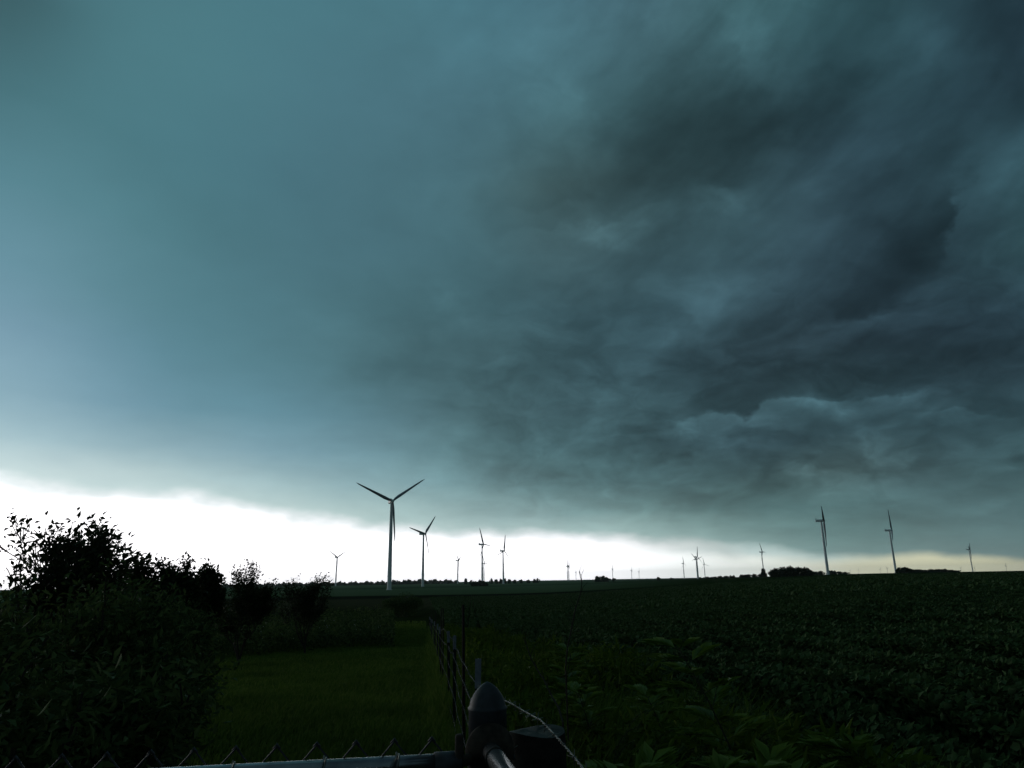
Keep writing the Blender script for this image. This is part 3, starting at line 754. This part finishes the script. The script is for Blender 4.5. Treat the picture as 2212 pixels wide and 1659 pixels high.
# dark end post with its flat bar
ep = pt(992, 1586, 1.46) - fo
MB().lathe((ep.x, ep.y, 0), [(.008, -.05), (.008, ep.z - .003), (.0055, ep.z)], 12).build('tension_bar', M['band'], fence, True)
# woven mesh hanging behind the rail, its knuckled points standing above it
m_ = MB(); back = Vector((-u.y, u.x, 0)).normalized()
if back.y < 0: back = -back
pitch = .0705; hy = .039; wr = .00185
zt0 = pt(808, 1594, 1.53).z
s_end = (r0 - r1).length - .012
ncol = int(s_end / (pitch / 2))
def mp(i, j):     # node i along the rail from its near end, j half rows down
    s_ = s_end - i * pitch / 2; c = r1 + u * s_; return Vector((c.x, c.y, zt0 - j * hy + (c.z - r0.z))) + back * .024
for i in range(0, ncol - 1, 2):
    for sg in (1, -1):
        pts = []
        ii, jj, dr = i + 1, 0, sg
        wv_ = []
        for jj in range(0, 27):
            off = 0 if jj % 2 == 0 else dr
            q_ = mp(ii + off, jj) + back * (.002 * (1 if (jj % 2) == (sg > 0) else -1)); wv_.append(q_)
        if sg == 1: m_.tube(wv_, wr, 5, False)
        else: m_.tube([q_ + back * .0022 for q_ in wv_], wr, 5, False)
    k_ = mp(i + 1, 0); m_.tube([k_ + u * .006 + Vector((0, 0, -.004)), k_ + Vector((0, 0, .004)), k_ - u * .006 + Vector((0, 0, -.004)) + back * .003], wr * 1.15, 5)
m_.build('wire_mesh', M['mesh'], fence, True)
# second rail coming towards the camera on the right of the post, in its dark rail cup
q0 = pt(1060, 1622, 1.50) - fo; q1 = pt(1128, 1725, 1.12) - fo
v = (q1 - q0).normalized()
rail2 = MB().tube([q0, q1 + v * .8], .0172, 32).build('top_rail', M['galv'], fence, True)
MB().tube([q0 + v * .075, q0 + v * .078, q0 + v * .081, q0 + v * .084], [.0185, .0192, .0192, .0185], 32).build('rail_sleeve', M['band'], rail2, True)
cup = MB()
cup.tube([q0 - v * .014, q0 - v * .011, q0 - v * .006, q0 + v * .012], [.047, .048, .047, .024], 32)
cup.build('rail_cup', M['band'], fence, True)
MB().lathe((0, 0, 0), [(rad + .004, q0.z - .045), (rad + .0055, q0.z - .040), (rad + .0055, q0.z - .012), (rad + .004, q0.z - .008)], 40).build('brace_band', M['band'], fence, True)
bz = q0.z - .026; bd = Vector((q0.x + .02, q0.y - .03, 0)).normalized(); bt = Vector((-bd.y, bd.x, 0))
bolt = MB().tube([Vector((bt.x, bt.y, 0)) * (rad + .004) + Vector((0, 0, bz)), Vector((bt.x, bt.y, 0)) * (rad + .020) + Vector((0, 0, bz))], .0055, 6)
bolt.build('bolt', M['galv_dull'], fence)
bandf = MB(); bx_ = (r0 - Vector((0, 0, r0.z)))
for zz in (r0.z, ):
    bandf.tube([Vector((0, 0, zz)) + bx_.normalized() * rad * .8, Vector((bx_.x, bx_.y, zz))], [.012, .010], 8)
bandf.build('rail_bracket', M['band'], fence, True)

# ------------------------------------------------------------------ barbed wire fence
def fp(y): return Vector((FX0 + FSL * y, y, H(FX0 + FSL * y, y)))
bf = empty('barbed_wire_fence', fp(2.1)); tag(bf, 'old barbed wire fence of thin posts with a thick wooden end post', 'fence')
bo = bf.location.copy()
wz = pt(1158, 1580, 2.1).z
wp = pt(1158, 1580, 2.1); wr_ = .079
wpost = MB(); prof = []
n = 36; V_, F_ = [], []
for z_, s_ in ((-.1, 1.03), (.3, 1.0), (.7, .99), (1.0, .985), (wz - .012, .98), (wz, .955)):
    for k in range(n):
        w = 2 * PI * k / n; r_ = wr_ * s_ * (1 + .035 * math.sin(3 * w + 1) + .015 * math.sin(11 * w + z_ * 3)); V_.append((wp.x - bo.x + r_ * math.cos(w), wp.y - bo.y + r_ * math.sin(w), z_ - bo.z + (.006 * math.sin(w * 2) if z_ > 1.1 else 0)))
for i in range(5):
    for k in range(n): F_.append((i * n + k, i * n + (k + 1) % n, (i + 1) * n + (k + 1) % n, (i + 1) * n + k))
wpost.add(V_, F_)
wo_ = wpost.build('wooden_post', M['wood'], bf, True)
tp = MB(); ring = [Vector(v_) for v_ in V_[-n:]]; ctr = sum(ring, Vector()) / n
vs = [r_ + Vector((0, 0, .0005)) for r_ in ring] + [ctr + (r_ - ctr) * .55 + Vector((0, 0, .004 + .003 * math.sin(i))) for i, r_ in enumerate(ring)] + [ctr + Vector((0, 0, -.002))]
fs = [(k, (k + 1) % n, n + (k + 1) % n, n + k) for k in range(n)] + [(n + k, n + (k + 1) % n, 2 * n) for k in range(n)]
tp.add(vs, fs); tp.build('cut_top', M['woodtop'], wo_)
def tpost(y, hh, white=.13, lean=0., tall=False):
    p_ = fp(y) - bo; b_ = MB()
    if y < 5: p_ = p_ + Vector((-.034, 0, 0))
    t = Vector((lean, 0, 1)).normalized(); X_, Y_ = Vector((1, 0, 0)), Vector((0, 1, 0))
    if tall: o = MB().tube([p_ - t * .05, p_ + t * hh * .5, p_ + t * hh], [.014, .0135, .010], 8).build('steel_rod', M['rust'], bf, True); return
    zc = p_ + t * (hh - white) / 2
    b_.box(zc, X_, Y_, t, .017, .0022, (hh - white) / 2 + .02); b_.box(zc + Y_ * .0142, X_, Y_, t, .0022, .012, (hh - white) / 2 + .02)
    for k in range(12): b_.box(p_ + t * (.25 + k * .06) - Y_ * .005, X_, Y_, t, .006, .003, .008)
    o = b_.build('steel_post', M['tpost'], bf)
    w_ = MB(); zc = p_ + t * (hh - white / 2 + .012)
    w_.box(zc, X_, Y_, t, .0175, .0027, white / 2); w_.box(zc + Y_ * .0146, X_, Y_, t, .0026, .0119, white / 2)
    w_.build('painted_tip', M['white'], o)
tpost(4.4, 1.15, .16, .02)
for y_ in (8.0, 9.5): tpost(y_, 1.04, .14, random.uniform(-.02, .02))
for y_, hh in ((15., 1.04), (18., 1.04), (24., 1.04), (29., 1.04), (34., 1.04), (39., 1.0), (44., 1.0)): tpost(y_, hh, .14, random.uniform(-.03, .03))
for y_, hh in ((6.1, 1.41), (12.8, 1.40), (14.4, 1.40), (21.7, 1.40), (32., 1.35)): tpost(y_, hh, 0, random.uniform(-.01, .01), True)
def strand(h_, y0, y1, name='wire_strand', sag=.03, side=.012, barbs=True, off=0., prof=None):
    stops = [1.0, 2.1, 4.4, 8., 9.5, 15., 18., 24., 29., 34., 39., 44.]
    a_ = MB(); pts = []
    y_ = y0
    while y_ < y1:
        s0 = max([s for s in stops if s <= y_], default=y0); s1 = min([s for s in stops if s > y_], default=y1)
        t = (y_ - s0) / (s1 - s0); z_ = H(FX0 + FSL * s0, s0) * (1 - t) + H(FX0 + FSL * s1, s1) * t + h_ - sag * 4 * t * (1 - t)
        if prof is not None: z_ = float(np.interp(y_, *zip(*prof)))
        x_ = FX0 + FSL * y_ - .02 + .003 * math.sin(y_ * 5 + h_ * 5) + off * max(0, 1 - (y_ - y0) / 3)
        pts.append(Vector((x_, y_, z_ + .002 * math.sin(y_ * 6 + h_ * 17))) - bo)
        y_ += .012 if y_ < 3 else (.05 if y_ < 10 else .5)
    near = [p_ for p_ in pts if p_.y + bo.y < 5]; far = [p_ for p_ in pts if p_.y + bo.y >= 4.95]
    if len(near) > 2:
        for ph in (0, PI):                        # two wires twisted round each other
            tw = [p_ + Vector((math.cos((p_.y) * 2 * PI / .055 + ph), 0, math.sin((p_.y) * 2 * PI / .055 + ph))) * .0019 for p_ in near]
            a_.tube(tw, .0013, 4, False)
    if len(far) > 2: a_.tube(far, .0015, 4, False)
    acc = 0
    for i in range(1, len(pts)):
        acc += (pts[i] - pts[i - 1]).length
        if acc > .11 and pts[i].y + bo.y < 16:
            acc = 0; c = pts[i]
            for k in range(2):
                w = random.uniform(0, PI); o = Vector((math.cos(w), .3, math.sin(w))).normalized()
                a_.tube([c - o * .016, c + o * .016], .0012 if c.y + bo.y < 5 else .0018, 3)
            ring_ = [c + Vector((math.cos(w) * .0036, (w / (2 * PI) - 1) * .005, math.sin(w) * .0036)) for w in np.linspace(0, 4 * PI, 14)]
            if c.y + bo.y < 4: a_.tube(ring_, .0011, 4)
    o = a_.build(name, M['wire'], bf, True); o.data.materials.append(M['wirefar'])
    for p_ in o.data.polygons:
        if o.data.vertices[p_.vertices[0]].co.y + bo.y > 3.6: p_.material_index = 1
    return o
strand(1.02, 1.0, 44, prof=None if False else [(1.0, 1.25), (1.56, 1.247), (2.04, 1.246), (3.03, 1.15), (4.4, 1.02), (6.1, .985), (8, 1.0), (11.5, .90), (15, .66), (24, .32), (34, -.05), (44, -.38)])
for h_ in (.88, .70, .50, .28): strand(h_, 2.05, 44)
# loose ends of wire hanging on the wooden post
tg = MB()
for k in range(9):
    c = wp - bo + Vector((-.07 + random.uniform(-.03, .03), -.06, -.02 - .035 * k)); d = Vector((random.uniform(-.5, .5), random.uniform(-.4, .1), random.uniform(-1, -.2))); pts = [c]
    for i in range(12): d = (d + Vector((random.gauss(0, .35), random.gauss(0, .2), random.gauss(0, .35)))).normalized(); pts.append(pts[-1] + d * .016)
    tg.tube(pts, .0012, 4, False)
tg.build('loose_wire', M['wire'], bf, True)
# pale dead grass against the wooden post
n = 260; gx = wp.x - .10 + rng.normal(size=n) * .035; gy = wp.y - .13 + rng.normal(size=n) * .03
blades(n, gx, gy, np.full(n, .55), rng.uniform(.35, .62, n), .004, .25, 'straw', 'dead_grass', 'pale dead grass stems standing against the wooden fence post', 'grass')

# ------------------------------------------------------------------ wind turbines
def blade_mesh(L=40.5, pitchdeg=38):
    secs = [(0, 1.0, 1.0), (.03, 1.0, 1.0), (.10, 1.6, .95), (.20, 1.95, .9), (.35, 1.65, .8), (.55, 1.3, .65), (.75, 1.0, .5), (.92, .66, .36), (1., .15, .10)]
    V_, F_ = [], []; n = 12
    for i, (t, c, th) in enumerate(secs):
        tw = -R(pitchdeg + 12 * (1 - t))
        for k in range(n):
            w = 2 * PI * k / n; a_ = c * math.cos(w) + (c * .45 if t > .08 else 0) ; b_ = th * math.sin(w) * (1 if t < .05 else (1 - .5 * math.cos(w)) * .8)
            V_.append((a_ * math.cos(tw) - b_ * math.sin(tw), a_ * math.sin(tw) + b_ * math.cos(tw) - 1.2 * t * t, t * L))
    for i in range(len(secs) - 1):
        for k in range(n): F_.append((i * n + k, i * n + (k + 1) % n, (i + 1) * n + (k + 1) % n, (i + 1) * n + k))
    F_.append(tuple(range(n - 1, -1, -1))); F_.append(tuple((len(secs) - 1) * n + k for k in range(n)))
    me = bpy.data.meshes.new('blade'); me.from_pydata(V_, [], F_); me.update(); me.materials.append(M['blade'])
    me.polygons.foreach_set('use_smooth', [True] * len(me.polygons)); return me
BLADE = blade_mesh()
def shared(o): return o.data
def nacelle_mesh():
    m_ = MB(); # local: +Y is towards the rotor
    secs = [(-8.2, 1.3, 1.2), (-7.8, 1.7, 1.75), (-2, 1.85, 1.95), (1.8, 1.8, 1.9), (2.6, 1.45, 1.5)]
    V_, F_ = [], []; n = 16
    for y_, hx, hz in secs:
        for k in range(n):
            w = 2 * PI * k / n; cx = abs(math.cos(w)) ** .4 * (1 if math.cos(w) > 0 else -1); cz = abs(math.sin(w)) ** .4 * (1 if math.sin(w) > 0 else -1)
            V_.append((cx * hx, y_, cz * hz + 1.6))
    for i in range(len(secs) - 1):
        for k in range(n): F_.append((i * n + k, (i + 1) * n + k, (i + 1) * n + (k + 1) % n, i * n + (k + 1) % n))
    F_.append(tuple(range(n))); F_.append(tuple((len(secs) - 1) * n + k for k in range(n - 1, -1, -1)))
    m_.add(V_, F_)
    m_.box((0, -7.2, 4.3), (1, 0, 0), (0, 1, 0), (0, 0, 1), 1.7, .5, .9)
    m_.tube([(0, -5.5, 3.4), (0, -5.5, 5.4)], .12, 6)
    me = bpy.data.meshes.new('nacelle'); me.from_pydata(m_.V, [], m_.F); me.update(); me.materials.append(M['turb']); return me
def hub_mesh():
    m_ = MB(); pts, rad_ = [], []
    for t in np.linspace(0, 1, 9): pts.append((0, 2.4 + t * 3.6, 1.6)); rad_.append(max(.05, 1.75 * (1 - t ** 2.6) ** .5))
    m_.tube(pts, rad_, 20)
    me = bpy.data.meshes.new('hub'); me.from_pydata(m_.V, [], m_.F); me.update(); me.materials.append(M['turb'])
    me.polygons.foreach_set('use_smooth', [True] * len(me.polygons)); return me
NAC, HUB = nacelle_mesh(), hub_mesh()
TG = 'wind turbines of the wind farm'
def turbine(hub, base, psi, th0, label, d=None):
    eh = ray(*hub); azh = math.atan2(eh.x, eh.y); th = eh.z / math.hypot(eh.x, eh.y)
    if d is None and base is not None:
        eb = ray(*base); tb = eb.z / math.hypot(eb.x, eb.y); d = 80 / (th - tb)
    if d is None:
        d = 3000.
        for _ in range(60):
            z_ = H(math.sin(azh) * d, math.cos(azh) * d); d = min(15000, (80 + z_ - EYE) / th)
    if base is not None: eb = ray(*base); azh = (azh + math.atan2(eb.x, eb.y)) / 2
    x_, y_ = math.sin(azh) * d, math.cos(azh) * d; g_ = H(x_, y_); hubz = EYE + d * th
    tall = hubz - 1.6 - g_
    root = empty('wind_turbine', (x_, y_, g_)); tag(root, label, 'wind turbine', TG)
    ln = Vector((x_, y_, 0)).normalized(); rt = Vector((ln.y, -ln.x, 0))
    ax = -ln * math.cos(R(psi)) + rt * math.sin(R(psi)); rz = math.atan2(-ax.x, ax.y)
    prof = [(2.15, -2), (2.1, 0), (2.02, tall * .25), (1.75, tall * .6), (1.3, tall - .2), (1.3, tall)]
    tw = MB().lathe((0, 0, 0), prof, 20)
    t_ = tw.build('tower', M['turb'], root, True)
    MB().lathe((0, 0, 0), [(2.9, -.6), (2.9, .35), (2.3, .4)], 20).build('foundation', M['turb'], t_)
    def sub(name, me, par, loc, eul):
        o = bpy.data.objects.new(name, me); COL.objects.link(o); o.parent = par; o.location = loc; o.rotation_euler = eul; return o
    na = sub('nacelle', NAC, root, (0, 0, tall), (0, 0, rz))
    hb = sub('hub', HUB, root, (0, 0, tall), (0, 0, rz))
    for k in range(3):
        th_ = R(180 - th0 - 120 * k)                                # angle from the horizontal as seen from the camera side
        M_ = Matrix.Rotation(rz, 4, 'Z') @ Matrix.Translation((0, 4.2, 1.6)) @ Matrix.Rotation(-(PI / 2 - th_) * -1, 4, 'Y')
        o = sub('blade', BLADE, root, (0, 0, 0), (0, 0, 0)); o.matrix_local = Matrix.Translation((0, 0, tall)) @ M_
    return root
# seen from in front of the rotor local +X points to the viewer's left, so blade angles run the way they look
turbine((846, 1083), (841, 1262), 14, 35, 'largest wind turbine, facing the camera with two blades raised in a wide V')
turbine((917, 1153), (911, 1262), 50, 48, 'second largest turbine left of the fence line, rotor half turned, right beside the largest one')
turbine((1042, 1176), (1041, 1256), 64, -3, 'turbine rising from a dark clump of trees, its upper blade leaning left')
turbine((1088, 1190), (1086, 1263), 56, 80, 'turbine near mid skyline with one blade straight up and one pointing down right')
turbine((728, 1204), (725, 1260), 42, 30, 'small lone turbine to the left of the largest one with blades in a V')
turbine((989, 1211), (988.5, 1259), 76, 25, 'thin distant turbine alone between the second largest one and the dark tree clump')
turbine((1045.8, 1217), (1045, 1256), 64, -3, 'small distant turbine close behind the one rising from the dark tree clump')
turbine((1226, 1223), (1225.6, 1256), 80, 95, 'left one of the pair of faint thin turbines near the dead stalk')
turbine((1228.4, 1222), (1228.7, 1256), 84, 90, 'right one of the pair of faint thin turbines near the dead stalk')
turbine((1243.8, 1236.5), None, 80, 20, 'very faint far turbine just left of the dead stalk tip')
turbine((1322.8, 1229), None, 84, 90, 'faint far turbine just right of the round grey tree clump')
turbine((1364, 1232), None, 84, 95, 'left one of two faint short turbines in the middle of the white sky strip')
turbine((1380, 1234.5), None, 84, 85, 'right one of two faint short turbines in the middle of the white sky strip')
turbine((1476, 1217.5), (1478, 1249.5), 65, 100, 'small turbine, left of the group of four on the ridge')
turbine((1505.5, 1203), (1508, 1249.5), 55, 82, 'tallest turbine of the group of four, in front of another rotor')
turbine((1503.5, 1209), None, 50, 140, 'turbine hidden behind the tallest of the group of four, only its rotor showing')
turbine((1521, 1219), (1523.3, 1249), 45, -15, 'small turbine, right of the group of four on the ridge, one blade pointing right')
turbine((1646.3, 1192.5), (1648.3, 1237), 70, 0, 'medium turbine beside the tree clump on the ridge, its foot behind a bush')
turbine((1777, 1124.5), (1785.4, 1241), 90, 39, 'largest turbine over the right hand field, seen edge on, with white tower and dark blades')
turbine((1923, 1145.5), (1933.9, 1238), 90, 92, 'second largest turbine over the field, edge on, at the end of the long tree line')
turbine((2094.3, 1187), (2099.8, 1233), 84, 40, 'smaller edge on turbine standing alone near the right edge of the skyline')
turbine((2172.4, 1222), None, 80, 90, 'faint small turbine nearest the right edge of the photo')
for (px, py, nm) in [(1836, 1232.5, 'tiny turbine on the horizon, nearest to the largest edge on turbine'), (1854, 1231.5, 'tiny turbine on the horizon, second past the largest edge on turbine'), (1901, 1230, 'tiny turbine just left of the second largest edge on turbine'),
                 (1916, 1228, 'tiny turbine almost touching the second largest edge on turbine'), (2075, 1227.4, 'tiny far turbine left of the lone small edge on turbine'), (2105, 1227, 'tiny far turbine right of the lone small edge on turbine')]:
    turbine((px, py), None, 60, random.uniform(0, 110), nm)

# ------------------------------------------------------------------ trees along the skyline
def far_crown(seed, n=2600):
    r2 = np.random.default_rng(seed); lumps = r2.normal(size=(12, 3)) * np.array([.27, .27, .0]) + np.stack([np.zeros(12), np.zeros(12), r2.uniform(.12, .66, 12)], -1); lumps[:, :2] *= (1.15 - lumps[:, 2:3]); lr = r2.uniform(.15, .26, 12)
    k = r2.integers(0, 12, n); v_ = unit(r2.normal(size=(n, 3))) * (lr[k] * r2.uniform(.6, 1.05, n))[:, None]
    C = lumps[k] + v_; C[:, 2] = np.maximum(C[:, 2] / C[:, 2].max(), 0)
    m_ = n // 3; w = r2.uniform(0, 2 * PI, m_); q_ = r2.uniform(0, 1, m_) ** .5 * .47
    q_ = q_ * .85; C[:m_] = np.stack([np.cos(w) * q_, np.sin(w) * q_, r2.uniform(-.06, .06, m_) + r2.uniform(0, .34, m_) * (1 - (q_ / .4) ** 2)], -1)
    V, F = leaf_arrays(C, unit(r2.normal(size=(n, 3))), unit(r2.normal(size=(n, 3))), .12, .10); return tri_mesh('crown', V, F)
CROWNS = [far_crown(s_) for s_ in range(5)]
for c_ in CROWNS: c_.materials.append(M['far'])
def trunk_mesh():
    m_ = MB().tube([(0, 0, -.08), (0, 0, .2), (.02, .01, .55)], [.035, .028, .012], 6); m_.tube([(0, 0, .25), (.12, .03, .6)], [.015, .006], 5); m_.tube([(0, 0, .3), (-.1, -.05, .62)], [.015, .006], 5)
    me = bpy.data.meshes.new('trunk'); me.from_pydata(m_.V, [], m_.F); me.update(); me.materials.append(M['bark']); return me
TRK = trunk_mesh()
def far_tree(px, top, d, w, label, group, k=0):
    p_ = at(px, d); e = ray(px, top); z_ = EYE + d * e.z / math.hypot(e.x, e.y); hh = max(z_ - p_.z, 1.5)
    ww = w / FPX * d
    root = empty('tree', p_, random.uniform(0, 6)); tag(root, label, 'tree', group)
    for nm, me in (('trunk', TRK), ('crown', CROWNS[k % 5])):
        o = bpy.data.objects.new(nm, me); COL.objects.link(o); o.parent = root; o.scale = (ww * .85 if nm == 'crown' else hh, ww * .85 if nm == 'crown' else hh, hh * 1.03)
G1 = 'rounded dark trees of the clump on the ridge beside the medium turbine'
for i, (px, top, w) in enumerate([(1674, 1231, 24), (1690, 1225.5, 30), (1708, 1224, 34), (1727, 1226, 30), (1741, 1229, 26), (1752, 1232, 16)]):
    far_tree(px, top, 640 + 12 * (i % 3), w, ORD[i] + ' tree from the left in the big dark clump beside the medium turbine', G1, i)
G2 = 'low trees behind the foot of the largest edge on turbine'
for i, (px, top, w) in enumerate([(1764, 1234.5, 14), (1774, 1233.5, 14), (1793, 1232.5, 14), (1804, 1233, 14), (1815, 1234.5, 16), (1826, 1235.5, 14)]):
    far_tree(px, top, 1250, w, ORD[i] + ' low tree from the left behind the foot of the largest edge on turbine', G2, i + 1)
G3 = 'tree line running right from the second largest edge on turbine'
for i, (px, top, w) in enumerate([(1945, 1228, 20), (1958, 1225.5, 24), (1971, 1228, 20), (1985, 1230, 20), (2000, 1231, 18), (2014, 1229.5, 18), (2028, 1229.5, 20), (2042, 1229, 20), (2056, 1231, 18), (2068, 1232, 16)]):
    far_tree(px, top, 1000, w, ORD[i] + ' tree of the line starting at the second largest edge on turbine', G3, i + 2)
G4 = 'dark trees around the foot of the turbine left of the middle'
for i, (px, top, w) in enumerate([(1021, 1258, 9), (1028, 1255.5, 11), (1036, 1252.5, 13), (1045, 1255, 12), (1052, 1258.5, 8)]):
    far_tree(px, top, 1050, w, ORD[i] + ' dark tree from the left at the foot of the turbine whose blade leans left', G4, i)
G5 = 'grey round trees near the middle of the skyline'
for i, (px, top, w) in enumerate([(1290, 1245, 16), (1302, 1244, 16), (1310, 1247, 14), (1325, 1249, 9)]):
    far_tree(px, top, 1500, w, ORD[i] + ' tree from the left of the isolated grey clump in mid skyline', G5, i)
far_tree(1422, 1246.5, 1200, 9, 'single small round tree alone on the skyline left of the group of four turbines', None, 1)
far_tree(1450, 1248, 1400, 9, 'tiny low tree on the skyline, just right of the single small round one', None, 2)
far_tree(1649, 1228.5, 950, 9, 'small bush like tree hiding the foot of the medium turbine', None, 3)
G6 = 'small shrubs along the ridge edge'
for i in range(14):
    px = 1515 + i * 10.5 + random.uniform(-3, 3); far_tree(px, 1249 - (px - 1515) * .058 - random.uniform(1.2, 3.), 900, random.uniform(7, 12), ORD[i] + ' small shrub from the left on the ridge running to the medium turbine', G6, i)
G7 = 'hazy trees behind the two middle turbines'
for i, (px, top, w) in enumerate([(1006, 1250, 9), (1018, 1253, 9), (1062, 1249.5, 8), (1073, 1251.5, 8), (1081, 1250, 8), (1091, 1249.5, 8), (1100, 1251, 9), (1112, 1252, 10), (1126, 1252, 10), (1142, 1252, 9), (1154, 1250.5, 8), (1161, 1249, 8)]):
    far_tree(px, top, 1900, w, ORD[i] + ' hazy tree from the left in the broken line behind two turbines at mid skyline', G7, i)
# the far-off wood that closes the view on the left
r2 = np.random.default_rng(5); n = 26000
pxs = r2.uniform(480, 990, n); azs = np.radians(np.interp(pxs, [480, 990], [azel(480, 1258)[0], azel(990, 1258)[0]])); ds = r2.uniform(2900, 3300, n)
bump = 9 + 3 * np.sin(pxs * .21) + 2.5 * np.sin(pxs * .53 + 1) + 2 * np.sin(pxs * 1.3) + 5 * np.exp(-((pxs - 900) / 60) ** 2)
C = np.stack([ds * np.sin(azs), ds * np.cos(azs), -6 + bump * r2.uniform(0, 1, n)], -1)
V, F = leaf_arrays(C, unit(r2.normal(size=(n, 3))), unit(r2.normal(size=(n, 3))), 5., 4.)
tag(link('distant_woods', tri_mesh('distant_woods', V, F), M['far']), 'pale hazy line of woods far off along the skyline at the left', 'woods', None, 'stuff')

# ------------------------------------------------------------------ haze
hz = MB().box((0, 0, 76), (1, 0, 0), (0, 1, 0), (0, 0, 1), 16500, 16500, 84).build('haze', None)
tag(hz, kind='stuff')
hm = bpy.data.materials.new('haze'); hm.use_nodes = True; nt = hm.node_tree
nt.nodes.remove(nt.nodes['Principled BSDF'])
pv = nt.nodes.new('ShaderNodeVolumePrincipled'); pv.inputs['Density'].default_value = 3.5e-5; pv.inputs['Color'].default_value = (.86, .94, .92, 1); pv.inputs['Anisotropy'].default_value = .2
nt.links.new(pv.outputs[0], nt.nodes['Material Output'].inputs['Volume']); hz.data.materials.append(hm)
